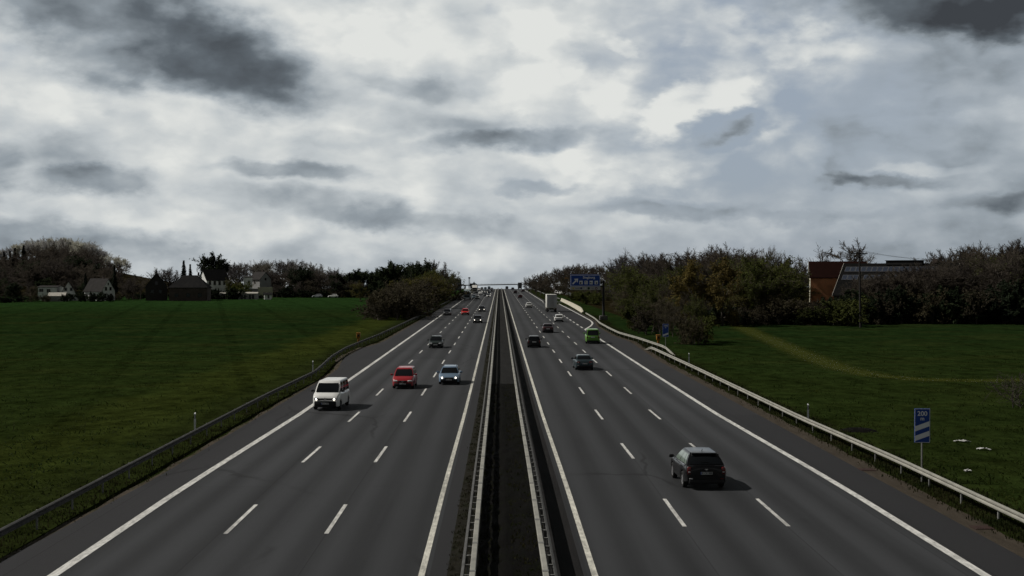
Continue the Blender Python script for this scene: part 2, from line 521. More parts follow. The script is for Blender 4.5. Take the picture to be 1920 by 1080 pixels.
M_PLATE = mat("number plate white", (0.52, 0.53, 0.52), 0.5)
M_INK = mat("plate ink", (0.01, 0.01, 0.012), 0.6)
M_CHROME = mat("chrome", (0.62, 0.63, 0.64), 0.2, 1.0)
M_RENDERW = mat("white render", (0.80, 0.80, 0.77), 0.9, vary=(.6, .14))
M_RENDERC = mat("cream render", (0.50, 0.47, 0.36), 0.9, vary=(.6, .14))
M_RENDERG = mat("grey render", (0.30, 0.30, 0.29), 0.9, vary=(.6, .16))
M_TIMBER = mat("dark timber cladding", (0.035, 0.030, 0.028), 0.85, vary=(2, .3))
M_BRICKD = brick_mat("dark brick", (0.080, 0.050, 0.042, 1), (0.060, 0.042, 0.036, 1), (0.10, 0.09, 0.08, 1))
M_BRICKO = brick_mat("orange brick", (0.56, 0.235, 0.095, 1), (0.45, 0.18, 0.076, 1), (0.48, 0.27, 0.16, 1))
M_TILE_D = tile_mat("dark roof tiles", (0.015, 0.015, 0.016, 1), (0.027, 0.026, 0.025, 1))
M_TILE_G = tile_mat("grey roof tiles", (0.032, 0.030, 0.029, 1), (0.050, 0.047, 0.045, 1))
M_TILE_R = tile_mat("red brown roof tiles", (0.0091, 0.0032, 0.0024, 1), (0.0146, 0.0049, 0.0035, 1))
M_SHEET = tile_mat("fibre cement sheet", (0.0047, 0.0049, 0.0050, 1), (0.0086, 0.0083, 0.0079, 1), 1.2)
M_TRIM = mat("pale trim board", (0.40, 0.38, 0.33), 0.8, vary=(2, .2))
M_PV = mat("solar cells", (0.012, 0.018, 0.032), 0.4, 0.0, 0.2, vary=(.8, .25))
M_ALU = mat("panel frame", (0.075, 0.077, 0.082), 0.7, 0.0)
M_LITTER = mat("white plastic litter", (0.5, 0.5, 0.48), 0.6, vary=(5, .1))
M_BARK = mat("bark", (0.075, 0.064, 0.053), 0.95, vary=(3, .3), objvary=.25)
M_BARK_P = mat("pale bark", (0.11, 0.10, 0.085), 0.95, vary=(3, .3), objvary=.25)
M_TWIG = leaf_mat("bare twigs", (0.056, 0.047, 0.038, 1), (0.098, 0.083, 0.067, 1))
M_TWIG_P = leaf_mat("pale bare twigs", (0.34, 0.335, 0.31, 1), (0.52, 0.51, 0.47, 1))
M_TWIG_G = leaf_mat("grey bare twigs", (0.095, 0.088, 0.080, 1), (0.155, 0.145, 0.132, 1))
M_OLIVE = leaf_mat("olive spring leaves", (0.0442, 0.0546, 0.0153, 1), (0.0828, 0.0924, 0.0255, 1))
M_YOLIVE = leaf_mat("yellow spring leaves", (0.075, 0.070, 0.020, 1), (0.125, 0.112, 0.032, 1))
M_GOLD = leaf_mat("golden spring leaves", (0.085, 0.066, 0.022, 1), (0.125, 0.096, 0.032, 1))
M_DARKLEAF = leaf_mat("dark evergreen leaves", (0.014, 0.021, 0.012, 1), (0.030, 0.040, 0.020, 1))
M_NEEDLE = leaf_mat("dark needles", (0.010, 0.015, 0.011, 1), (0.020, 0.027, 0.018, 1))
M_BRAMBLE = leaf_mat("brown bramble leaves", (0.0396, 0.0348, 0.0225, 1), (0.0720, 0.0622, 0.0375, 1))
M_BLADE = leaf_mat("grass blades", (0.0180, 0.0330, 0.0075, 1), (0.0330, 0.0430, 0.0090, 1), 0.12, 0.0, .5)
M_BLADE_OLD = leaf_mat("old grass blades", (0.0175, 0.0289, 0.0067, 1), (0.0341, 0.0413, 0.0093, 1), 0.12, 0.0)
M_BLADE_M = leaf_mat("median weeds", (0.024, 0.026, 0.013, 1), (0.042, 0.038, 0.024, 1), 0.5, 0.0)
M_BLADE_D = leaf_mat("verge weeds", (0.0163, 0.0240, 0.0072, 1), (0.0338, 0.0312, 0.0132, 1), 0.3, 0.0)
PAINTS = {
    'white': car_paint("white car paint", (0.76, 0.76, 0.73)), 'red': car_paint("red car paint", (0.30, 0.022, 0.028)),
    'signal_red': car_paint("bright red car paint", (0.50, 0.016, 0.014)),
    'blue': car_paint("light blue car paint", (0.20, 0.29, 0.40), 0.45, .35), 'black': car_paint("black car paint", (0.004, 0.004, 0.0045), 0, .28),
    'teal': car_paint("dark teal car paint", (0.035, 0.055, 0.062), .4), 'dgreen': car_paint("dark green car paint", (0.022, 0.032, 0.029), .3),
    'green': car_paint("bright green car paint", (0.11, 0.27, 0.035)), 'anthracite': car_paint("anthracite car paint", (0.030, 0.031, 0.034), .4),
    'silver': car_paint("silver car paint", (0.42, 0.44, 0.46), .6), 'plum': car_paint("dark plum car paint", (0.050, 0.030, 0.034), .3),
    'maroon': car_paint("maroon car paint", (0.060, 0.016, 0.018), .2), 'grey': car_paint("grey car paint", (0.16, 0.17, 0.18), .5),
    'slate': car_paint("slate blue car paint", (0.10, 0.14, 0.17), .4)}


# ------------------------------------------------------------------ mesh helpers
class MB:
    def __init__(self):
        self.v, self.f, self.mi = [], [], []

    def add(self, vs, fs, mi=0):
        o = len(self.v)
        self.v.extend(tuple(p) for p in vs)
        self.f.extend(tuple(i + o for i in q) for q in fs)
        self.mi.extend([mi] * len(fs))
        return self

    def box(self, c, s, rot=(0, 0, 0), mi=0, taper=(1, 1)):
        hx, hy, hz = s[0] / 2, s[1] / 2, s[2] / 2
        tx, ty = taper
        p = [(-hx, -hy, -hz), (hx, -hy, -hz), (hx, hy, -hz), (-hx, hy, -hz),
             (-hx * tx, -hy * ty, hz), (hx * tx, -hy * ty, hz), (hx * tx, hy * ty, hz), (-hx * tx, hy * ty, hz)]
        m = Euler(rot).to_matrix()
        c = Vector(c)
        return self.add([c + m @ Vector(q) for q in p],
                        [(0, 3, 2, 1), (4, 5, 6, 7), (0, 1, 5, 4), (1, 2, 6, 5), (2, 3, 7, 6), (3, 0, 4, 7)], mi)

    def bbox(self, c, s, bev=0.03, rot=(0, 0, 0), mi=0, seg=2):
        bm = bmesh.new()
        bmesh.ops.create_cube(bm, size=1.0)
        for v in bm.verts:
            v.co = Vector((v.co.x * s[0], v.co.y * s[1], v.co.z * s[2]))
        bmesh.ops.bevel(bm, geom=list(bm.edges), offset=min(bev, min(s) * .45), segments=seg, profile=0.5, affect='EDGES')
        m = Euler(rot).to_matrix()
        c = Vector(c)
        bm.verts.index_update()
        vs = [c + m @ v.co for v in bm.verts]
        fs = [[v.index for v in f.verts] for f in bm.faces]
        bm.free()
        return self.add(vs, fs, mi)

    def tube(self, pts, rad, n=6, mi=0, cap=True):
        pts = [Vector(p) for p in pts]
        if not hasattr(rad, '__len__'):
            rad = [rad] * len(pts)
        rings = []
        for i, p in enumerate(pts):
            d = (pts[min(i + 1, len(pts) - 1)] - pts[max(i - 1, 0)])
            d = d.normalized() if d.length > 1e-9 else Vector((0, 0, 1))
            a = d.cross(Vector((0, 0, 1)) if abs(d.z) < .9 else Vector((1, 0, 0))).normalized()
            b = d.cross(a)
            rings.append([p + (a * math.cos(2 * math.pi * k / n) + b * math.sin(2 * math.pi * k / n)) * rad[i] for k in range(n)])
        return self.loft(rings, True, cap, mi)

    def loft(self, rings, closed=True, cap=False, mi=0):
        n = len(rings[0])
        vs = [p for r in rings for p in r]
        fs = []
        for i in range(len(rings) - 1):
            for k in range(n if closed else n - 1):
                k2 = (k + 1) % n
                fs.append((i * n + k, i * n + k2, (i + 1) * n + k2, (i + 1) * n + k))
        if cap:
            fs.append(tuple(range(n - 1, -1, -1)))
            fs.append(tuple(range((len(rings) - 1) * n, len(rings) * n)))
        return self.add(vs, fs, mi)

    def grid(self, fn, us, vs_, mi=0):
        p = [fn(u, v) for v in vs_ for u in us]
        n = len(us)
        return self.add(p, [(j * n + i, j * n + i + 1, (j + 1) * n + i + 1, (j + 1) * n + i)
                            for j in range(len(vs_) - 1) for i in range(n - 1)], mi)

    def disc(self, c, r, axis='x', n=20, mi=0, rx=None):
        c = Vector(c)
        rx = rx or r
        ps = []
        for k in range(n):
            a = 2 * math.pi * k / n
            u, w = math.cos(a) * rx, math.sin(a) * r
            ps.append(c + (Vector((0, u, w)) if axis == 'x' else Vector((u, 0, w)) if axis == 'y' else Vector((u, w, 0))))
        return self.add(ps, [tuple(range(n))], mi)

    def mesh(self, name, mats):
        me = bpy.data.meshes.new(name)
        me.from_pydata(self.v, [], self.f)
        for m in (mats if isinstance(mats, (list, tuple)) else [mats]):
            me.materials.append(m)
        if any(self.mi):
            me.polygons.foreach_set('material_index', self.mi)
        me.update()
        return me

    def build(self, name, mats, parent=None, loc=(0, 0, 0), rz=0.0, smooth=None, fixn=True):
        me = self.mesh(name, mats)
        if fixn:
            bm = bmesh.new()
            bm.from_mesh(me)
            bmesh.ops.recalc_face_normals(bm, faces=bm.faces)
            bm.to_mesh(me)
            bm.free()
        if smooth:
            me.shade_smooth()
            me.set_sharp_from_angle(angle=R(smooth))
        return link(name, me, parent, loc, rz)


def link(name, me, parent=None, loc=(0, 0, 0), rz=0.0):
    o = bpy.data.objects.new(name, me)
    COL.objects.link(o)
    o.location = loc
    o.rotation_euler = (0, 0, rz)
    if parent:
        o.parent = parent
    return o


def tag(o, label=None, cat=None, group=None, kind=None):
    if label:
        o['label'] = label
    if cat:
        o['category'] = cat
    if group:
        o['group'] = group
    if kind:
        o['kind'] = kind
    return o


def thing(name, label, cat, loc=(0, 0, 0), rz=0.0, group=None):
    return tag(link(name, None, None, loc, rz), label, cat, group)


# ------------------------------------------------------------------ terrain
def gz(x, y):
    """height of the ground"""
    z = 0.0
    if y > 720:
        z = -2.5e-5 * (min(y, 1120) - 720) ** 2
        if y > 1120:
            z -= 0.020 * (y - 1120)
    # wooded hill behind the village
    if y > 420:
        z += 15.5 * math.exp(-((x + 252) / 62) ** 2 - ((y - 720) / 95) ** 2)
        z += 9.0 * math.exp(-((x + 330) / 60) ** 2 - ((y - 690) / 90) ** 2)
        z += 4.5 * math.exp(-((x + 145) / 60) ** 2 - ((y - 640) / 70) ** 2)
    # gentle rise under the wood on the far right of the exit
    if x > 25 and y > 330:
        t = min(1, (x - 25) / 25)
        z += t * 5.0 * math.exp(-((x - 95) / 75) ** 2 - ((y - 620) / 170) ** 2)
    return z


def gp(px, py):
    """ground point where photo measurements put it (flat part of the ground)"""
    D = CAM_H * FPX / (py - VY)
    return ((px - VX) / FPX * D, D)


def zat(py, D):
    return CAM_H + (VY - py) * D / FPX


def xat(px, D):
    return (px - VX) / FPX * D


ys = list(np.concatenate([np.arange(-80, 440, 12.0), np.arange(440, 900, 14.0), np.arange(900, 1500, 40), np.arange(1500, 6100, 400)]))
xs = sorted(set(list(np.arange(-600, 601, 15.0)) + [-4000, -2500, -1500, -1000, -800, 800, 1000, 1500, 2500, 4000]))
g = MB()
g.grid(lambda x, y: (x, y, gz(x, y)), xs, ys)
tag(g.build('ground', M_GRASS, smooth=60), kind='structure')


def interp(tab, d):
    return float(np.interp(d, [a for a, b in tab], [b for a, b in tab]))


def s(d):
    return interp([(58, 1.0), (88, 0.963), (130, 0.958), (1200, 0.958)], d)


def const(x):
    return lambda d: x * s(d)


def strip(mb, fl, fr, d0, d1, z, step=9.0):
    n = max(1, int(math.ceil((d1 - d0) / step)))
    ds = [d0 + (d1 - d0) * i / n for i in range(n + 1)]
    vs, fs = [], []
    for d in ds:
        a, b = fl(d), fr(d)
        zz = gz(0, d) + z
        vs += [(a, d, zz), (b, d, zz)]
    fs = [(2 * i, 2 * i + 1, 2 * i + 3, 2 * i + 2) for i in range(n)]
    mb.add(vs, fs)


EL, ER = 1280.0, 1280.0
LO, L1, L2, LI = -13.89, -9.90, -6.26, -2.43
RI, R1, R2, RO = 2.97, 6.88, 10.75, 15.12
left_edge = lambda d: interp([(30, -16.5), (42, -16.3), (60, -15.8), (128, -15.8), (146, -17.4), (166, -17.4), (180, -16.1), (1300, -16.0)], d)
right_edge = lambda d: interp([(30, 17.3), (60, 17.3), (140, 17.2), (160, 17.6), (182, 18.2), (198, 17.3), (236, 17.5), (262, 19.0), (300, 19.3), (440, 19.6), (470, 19.4), (1300, 18.6)], d)

m_ = MB(); strip(m_, lambda d: const(LO)(d) - .2, lambda d: const(LI)(d) + .25, -40, 1260, 0.024)
tag(m_.build('left_carriageway', M_ROAD_L, fixn=False), kind='structure')
m_ = MB(); strip(m_, lambda d: const(RI)(d) - .25, lambda d: const(RO)(d) + .2, -40, 1260, 0.024)
tag(m_.build('right_carriageway', M_ROAD_R, fixn=False), kind='structure')
m_ = MB(); strip(m_, left_edge, lambda d: const(LO)(d) - .2, -40, 1260, 0.022)
strip(m_, lambda d: const(LI)(d) + .25, lambda d: -1.64 * s(d), -40, 1260, 0.022)
strip(m_, lambda d: const(RO)(d) + .2, right_edge, -40, 1260, 0.022)
strip(m_, lambda d: 2.62 * s(d), lambda d: const(RI)(d) - .25, -40, 1260, 0.020)
tag(m_.build('hard_shoulder', M_SHOULD, fixn=False), kind='structure')
# gravel strip and verge beyond the right shoulder
m_ = MB(); strip(m_, right_edge, lambda d: right_edge(d) + interp([(30, 1.0), (90, .95), (140, .75), (175, .9), (205, .5), (300, .3)], d) + .12 * math.sin(d * .9), -40, 520, 0.016, 3)
tag(m_.build('gravel_verge', M_GRAVEL, fixn=False), kind='structure')
m_ = MB(); strip(m_, lambda d: left_edge(d) - interp([(30, .25), (120, .3), (150, .8), (175, .5), (300, .3)], d) - .12 * math.sin(d * .8), left_edge, -40, 520, 0.016, 3)
tag(m_.build('gravel_edge', soil_mat("shoulder grit", (0.060, 0.050, 0.038, 1), (0.09, 0.075, 0.058, 1), 1.2, (0.036, 0.038, 0.014, 1)), fixn=False), kind='structure')
# median: weedy strip, soil between the barriers, paved farther on, gutter on the right
m_ = MB(); strip(m_, lambda d: -1.64 * s(d), lambda d: -.95 * s(d), -40, 1260, 0.030, 3)
tag(m_.build('median_verge', M_WEEDY, fixn=False), kind='structure')
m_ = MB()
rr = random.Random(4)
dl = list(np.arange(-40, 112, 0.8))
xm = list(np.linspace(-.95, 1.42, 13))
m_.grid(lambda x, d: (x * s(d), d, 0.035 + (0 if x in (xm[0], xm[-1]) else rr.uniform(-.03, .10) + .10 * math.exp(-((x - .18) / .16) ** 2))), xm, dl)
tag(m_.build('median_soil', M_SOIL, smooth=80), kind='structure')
m_ = MB(); strip(m_, lambda d: -.95 * s(d), lambda d: 1.42 * s(d), 111.6, 1260, 0.045, 6)
tag(m_.build('median_paving', M_MEDPAVE, fixn=False), kind='structure')
m_ = MB(); strip(m_, lambda d: 1.42 * s(d), lambda d: 2.62 * s(d), -40, 1260, 0.012)
tag(m_.build('median_gutter', M_GUTTER, fixn=False), kind='structure')

# ------------------------------------------------------------------ painted markings
mk = MB()


def line(x, w, d0, d1, z=0.0285, step=8):
    strip(mk, lambda d: x * s(d) - w / 2, lambda d: x * s(d) + w / 2, d0, d1, z, step)


line(LO, .34, -40, 1250)
line(RO, .32, -40, 222)
line(14.95 / .958, .30, 448, 1250)
for k in range(-5, 62):
    for x in (L1, L2):
        line(x, .155, 47.4 + 18 * k, 53.4 + 18 * k)
    for x in (R1, R2):
        line(x, .155, 48.6 + 18 * k, 54.6 + 18 * k)
for k in range(18):
    line(14.5 / .958, .28, 228.5 + 12.3 * k, 234.5 + 12.3 * k)
# the edge line swings out round the start of the exit lane
sw = [(222, 14.5), (226, 15.0), (238, 16.6), (248, 17.6), (256, 18.1), (266, 18.4), (330, 18.65), (440, 18.75), (470, 19.3), (520, 21.5), (560, 24.5)]
strip(mk, lambda d: interp(sw, d) - .17, lambda d: interp(sw, d) + .17, 222, 450, .0285, 3)
tag(mk.build('road_markings', M_PAINT, fixn=False), kind='structure')
mk = MB()
line(LI, .20, -40, 1250)
line(RI, .20, -40, 1250)
tag(mk.build('median_edge_lines', M_PAINT_Y, fixn=False), kind='structure')

# exit ramp to the filling station
rp = [(436, 17.0), (470, 19.8), (520, 23.5), (560, 27.5), (600, 31.5), (650, 35.5), (720, 40)]
m_ = MB()
strip(m_, lambda d: interp(rp, d) - 1.0, lambda d: interp(rp, d) + 4.2, 436, 719, .0, 6)
m_.v = [(x, y, gz(x, y) + .06) for x, y, z in m_.v]
tag(m_.build('exit_ramp', M_RAMP, fixn=False), kind='structure')

# worn yellow track through the right-hand field
tm = bpy.data.materials.new("dry track grass")
tm.use_nodes = True
N = NT(tm.node_tree)
b_ = N.n['Principled BSDF']
pos_ = N.node('ShaderNodeNewGeometry').outputs['Position']
at_ = N.node('ShaderNodeAttribute', {'attribute_name': 'across'}).outputs['Fac']
e_ = N.m('ABSOLUTE', N.m('SUBTRACT', at_, .5))
nn = N.noise(pos_, 0.9, 6.0, .75)
n2 = N.noise(pos_, 6.0, 4.0, .8)
al = N.maprange(N.m('MULTIPLY_ADD', N.m('SUBTRACT', nn, .5), .9, e_), .40, .08, 0, .68, True)
kk = N.maprange(n2, .25, .75, .55, 1.4)
N.set(b_.inputs['Base Color'], N.mix(1.0, N.mix(nn, (0.054, 0.058, 0.008, 1), (0.038, 0.050, 0.007, 1)), N.comb(kk, kk, kk), 'MULTIPLY'))
b_.inputs['Roughness'].default_value = 1
b_.inputs['Specular IOR Level'].default_value = .05
N.set(b_.inputs['Alpha'], al)
tr = [gp(*p) for p in [(1378, 607), (1420, 627), (1470, 648), (1520, 670), (1580, 691), (1650, 706), (1740, 713), (1840, 715), (1930, 714), (2100, 712)]]
m_ = MB()
vs, fs, ac = [], [], []
for i, (x, y) in enumerate(tr):
    a = Vector(tr[max(0, i - 1)]); c = Vector(tr[min(len(tr) - 1, i + 1)])
    t = (c - a).normalized()
    nrm = Vector((-t.y, t.x)) * 3.2
    for k in range(5):
        q = Vector((x, y)) + nrm * (k / 4 - .5) * 2
        vs.append((q.x, q.y, .014)); ac.append(k / 4)
fs = [(i * 5 + k, i * 5 + k + 1, i * 5 + k + 6, i * 5 + k + 5) for i in range(len(tr) - 1) for k in range(4)]
m_.add(vs, fs)
me = m_.mesh('field_track', tm)
at = me.attributes.new('across', 'FLOAT', 'POINT')
at.data.foreach_set('value', ac)
tag(link('field_track', me), kind='structure')


# ------------------------------------------------------------------ guard rails
def poly_at(tab, d):
    return interp(tab, d)


M_STEEL_W = mat("dull shaded steel", (0.075, 0.075, 0.072), 0.8, 0.0, 0.2, vary=(1.5, 0.3))  # beams seen on their shaded side; that shade is put into the colour


def w_profile(side):
    """beam section seen along the road: (offset towards the traffic, height)"""
    pr = [(0, .46), (.035, .472), (.08, .495), (.08, .54), (.03, .57), (.012, .60), (.03, .63), (.08, .66), (.08, .71), (.035, .735), (0, .75)]
    back = [(x - .012, z) for x, z in reversed(pr)]
    return [(side * x, z) for x, z in pr + back]


def guard_rail(name, label, fx, d0, d1, side, beam_mat, group, ends=None, sparse=4.0, box=None, near=320):
    t = thing(name, label, 'guard rail', (fx(d0), d0, 0), 0, group)
    ox, oy = fx(d0), d0
    n = max(2, int((d1 - d0) / 4))
    rings = []
    for i in range(n + 1):
        d = d0 + (d1 - d0) * i / n
        zz = gz(0, d)
        drop = 0.0
        if ends and d - d0 < ends:
            drop = -.70 * (1 - (d - d0) / ends) ** 1.3
        rings.append([(fx(d) + px - ox, d - oy, max(-.03, pz + drop) + zz) for px, pz in w_profile(side)])
    b = MB(); b.loft(rings, True, True)
    b.build('beam', beam_mat, t, smooth=35)
    # lap joints of the beam
    far = MB()
    ps = list(np.arange(d0 + (ends or 0.4), min(d1, 1000), sparse))
    for i, d in enumerate(ps):
        pm = MB() if d < near else far
        x = fx(d) - side * .065 - ox
        zz = gz(0, d)
        pm.box((x, d - oy, zz + .30), (.055, .10, .86))
        pm.box((x + side * .04, d - oy, zz + .60), (.05, .07, .22))
        if d < near:
            pm.build('post', M_STEEL_D, t)
    if far.v:
        tag(far.build('post', M_STEEL_D, t), kind='stuff')
    if box:
        bx = MB()
        rings = []
        for i in range(n + 1):
            d = d0 + (d1 - d0) * i / n
            zz = gz(0, d)
            c = fx(d) + box - ox
            rings.append([(c - .085, d - oy, .66 + zz), (c + .085, d - oy, .66 + zz), (c + .085, d - oy, .775 + zz), (c + .07, d - oy, .79 + zz), (c - .07, d - oy, .79 + zz), (c - .085, d - oy, .775 + zz)])
        bx.loft(rings, True, True)
        bx.build('top_rail', M_STEEL, t)
        br = MB(); jn = MB()
        for d in np.arange(d0 + .5, min(d1, 420), 1.33):
            br.box((fx(d) + box / 2 - ox, d - oy, .70), (abs(box), .07, .05))
        for d in np.arange(d0 + 2, min(d1, 300), 4.0):
            jn.box((fx(d) + box - ox, d - oy, .792), (.176, .22, .012))
        tag(br.build('bracket', M_STEEL_D, t), kind='stuff')
        tag(jn.build('splice_plate', M_STEEL_D, t), kind='stuff')
    return t


rail_l = [(-40, -17.0), (95, -16.95), (118, -16.6), (140, -17.9), (156, -18.3), (172, -18.0), (190, -17.5), (300, -16.8), (1200, -16.6)]
guard_rail('guard_rail', 'dark shaded guard rail along the outer edge of the oncoming carriageway beside the left meadow', lambda d: interp(rail_l, d), 24, 1100, 1, M_STEEL_W, 'guard rails', near=330)
rail_r1 = [(-40, 18.9), (62, 18.85), (80, 18.45), (124, 18.4), (165, 18.15)]


def guard_rail_far_end(label, tab, d0, d1, side, end_near, end_far, group):
    t = thing('guard_rail', label, 'guard rail', (interp(tab, d0), d0, 0), 0, group)
    ox, oy = interp(tab, d0), d0
    n = int((d1 - d0) / 3)
    rings = []
    hs = lambda d: 1 - (max(0, 1 - (d - d0) / end_near) if end_near else 0) ** 1.2 - (max(0, 1 - (d1 - d) / end_far) if end_far else 0) ** 1.2
    for i in range(n + 1):
        d = d0 + (d1 - d0) * i / n
        rings.append([(interp(tab, d) + px - ox, d - oy, max(-.03, pz - .70 * (1 - hs(d)))) for px, pz in w_profile(side)])
    b = MB(); b.loft(rings, True, True)
    b.build('beam', M_STEEL, t, smooth=35)
    for d in np.arange(d0 + 1.5, d1 - 2, 4.0):
        h = hs(d)
        if h < .5:
            continue
        pm = MB()
        x = interp(tab, d) - side * .065 - ox
        pm.box((x, d - oy, .36 * h - .06), (.055, .10, .74 * h))
        pm.box((x + side * .04, d - oy, .60 - .7 * (1 - h)), (.05, .07, .2))
        pm.build('post', M_STEEL_D, t)
    return t


guard_rail_far_end('sunlit steel guard rail on the right verge passing in front of the 200 m beacon', rail_r1, 24, 163.5, -1, 0, 7, 'guard rails')
rail_r2 = [(150, 20.3), (156, 20.0), (162, 19.85), (180, 19.1), (197, 17.95), (215, 17.9), (236, 18.1), (262, 19.0), (297, 19.5)]
guard_rail_far_end('sunlit steel guard rail curving behind the orange call box towards the overhead sign', rail_r2, 151, 296, -1, 7, 0, 'guard rails')
rail_r3 = [(450, 22.5), (470, 21.6), (520, 20.3), (1100, 19.6)]
guard_rail('guard_rail', 'distant guard rail beyond the exit leading up to the crest on the right', lambda d: interp(rail_r3, d), 470, 1050, -1, M_STEEL_D, 'guard rails', near=0, sparse=8)
guard_rail('median_barrier', 'steel median barrier with flat bright top rail on the oncoming side', lambda d: -1.05 * s(d), 24, 1100, -1, M_STEEL_W, 'median barriers', box=.27, near=330)
guard_rail('median_barrier', 'steel median barrier with flat bright top rail on the side of the cars driving away', lambda d: 1.60 * s(d), 24, 1100, 1, M_STEEL_W, 'median barriers', box=-.26, near=330)

# pale concrete wall beside the exit
bw = MB()
rings = []
for i in range(15):
    t_ = i / 14
    d = 318 + (456 - 318) * t_
    x = 20.3 + (21.5 - 20.3) * t_ + .35 * math.sin(t_ * 3.1)
    hh = 1.05 * min(1, .35 + t_ * 8)
    rings.append([(x - .40, d, 0), (x - .34, d, .25), (x - .16, d, hh * .5), (x - .10, d, hh), (x + .10, d, hh), (x + .16, d, hh * .5), (x + .40, d, 0)])
bw.loft(rings, True, True)
wl = bw.build('concrete_wall', M_CONC, smooth=30)
tag(wl, 'low cream concrete wall sunlit beside the exit lane behind the truck', 'wall')


# ------------------------------------------------------------------ text helper
def text_mesh(body, size, depth=0.0):
    cu = bpy.data.curves.new('lettering', 'FONT')
    cu.body = body
    cu.size = size
    cu.align_x = 'CENTER'
    cu.align_y = 'CENTER'
    cu.extrude = depth
    cu.offset = size * .018
    o = bpy.data.objects.new('lettering', cu)
    COL.objects.link(o)
    dg = bpy.context.evaluated_depsgraph_get()
    me = bpy.data.meshes.new_from_object(o.evaluated_get(dg))
    bpy.data.objects.remove(o)
    bpy.data.curves.remove(cu)
    return me


def put_text(body, size, m, parent, loc, rz=0.0, width=None, name='lettering'):
    """upright lettering facing -Y (rz=0)"""
    me = text_mesh(body, size, .002)
    me.materials.clear()
    me.materials.append(m)
    me.transform(Matrix.Rotation(R(90), 4, 'X'))
    if width:
        xs_ = [v.co.x for v in me.vertices]
        k = width / max(1e-6, max(xs_) - min(xs_))
        me.transform(Matrix.Diagonal((k, 1, 1, 1)))
    return link(name, me, parent, loc, rz)


# ------------------------------------------------------------------ signs
def beacon(label, x, y, lines, stripes, zb, h, w, rz=0.0):
    t = thing('distance_beacon', label, 'road sign', (x, y, gz(x, y)), rz, 'distance beacons before the exit')
    p = MB(); p.tube([(0, .05, -.2), (0, .05, zb + h - .1)], .038, 8)
    p.build('pole', M_STEEL_D, t, smooth=40)
    p = MB(); p.bbox((0, 0, zb + h / 2), (w, .03, h), .02)
    p.build('panel', M_BLUE, t)
    fr = MB()
    e = .016
    for sx in (-1, 1):
        fr.box((sx * (w / 2 - .022), -.019, zb + h / 2), (e, .006, h - .04))
    for sz in (.02, h - .02):
        fr.box((0, -.0195, zb + sz), (w - .05, .006, e))
    fr.build('border', M_WHITE, t)
    st = MB()
    for k in range(stripes):
        zc = zb + .20 + k * .43
        st.add([(-w / 2 + .035, -.0185, zc - .12), (w / 2 - .035, -.0185, zc + .12), (w / 2 - .035, -.0185, zc + .35), (-w / 2 + .035, -.0185, zc + .11)], [(0, 1, 2, 3)])
    st.build('stripe', M_WHITE, t)
    put_text(lines[0], .29, M_WHITE, t, (0, -.02, zb + h - .24), width=w * .62)
    put_text(lines[1], .24, M_WHITE, t, (0, -.02, zb + h - .46))
    return t


beacon('blue 200 m distance beacon with two white stripes behind the right guard rail', 19.05, 58.9, ('200', 'm'), 2, 1.80, 1.55, .70, R(-4))
bx_, by_ = 21.3, 168.0
beacon('blue 100 m distance beacon with one white stripe in front of the dark bushes', bx_, by_, ('100', 'm'), 1, 1.35, 1.66, .76, R(-4))

# overhead exit sign on a cantilever mast
D_ = 268.0
sg = thing('overhead_sign', 'big blue motorway service area sign on a mast at the exit', 'road sign', (21.25, D_, 0), 0)
p = MB(); p.bbox((0, 0, .45), (1.6, 1.6, .9), .06)
p.build('plinth', M_CONC_D, sg, smooth=30)
p = MB(); p.tube([(0, 0, .85), (0, 0, 1.2), (0, 0, 5.0), (0, 0, 8.1)], [.36, .27, .24, .22], 12)
p.tube([(.2, 0, 7.7), (-3, .32, 7.75), (-6.6, .32, 7.8)], [.2, .17, .13], 8)
p.tube([(.2, .0, 6.9), (-3, .32, 6.95), (-6.6, .32, 7.0)], [.16, .14, .11], 8)
p.build('mast', M_BLACK, sg, smooth=40)
PXL, PXR, PZT, PZB = xat(1069.5, D_) - 21.25, xat(1126, D_) - 21.25, zat(515, D_), zat(537.2, D_)
pw, ph = PXR - PXL, PZT - PZB
pcx, pcz = (PXL + PXR) / 2, (PZT + PZB) / 2
p = MB(); p.bbox((pcx, -.02, pcz), (pw, .10, ph), .05)
p.build('panel', M_BLUE, sg)
p = MB()
for sx in (-1, 1):
    p.box((pcx + sx * (pw / 2 - .1), -.08, pcz), (.09, .01, ph - .1))
for sz in (-1, 1):
    p.box((pcx, -.081, pcz + sz * (ph / 2 - .09)), (pw - .12, .01, .09))
p.build('border', M_WHITE, sg)
# arrow pointing up to the right
a = MB()
ax, az_ = PXL + .45, PZB + .50
c45 = math.sqrt(.5)
a.add([(ax - .1, -.075, az_ + .1), (ax + .1, -.075, az_ - .1), (ax + .86, -.075, az_ + .66), (ax + .66, -.075, az_ + .86)], [(0, 1, 2, 3)])
a.add([(ax + .32, -.077, az_ + 1.06), (ax + 1.12, -.077, az_ + 1.12), (ax + 1.06, -.077, az_ + .32), (ax + .86, -.077, az_ + .44), (ax + .86, -.077, az_ + .86), (ax + .44, -.077, az_ + .86)],
      [(0, 1, 4, 5), (1, 2, 3, 4)])
a.build('arrow', M_WHITE, sg)
put_text('Siegburg', .66, M_WHITE, sg, (PXL + pw * .615, -.077, PZB + ph * .76), width=pw * .40)
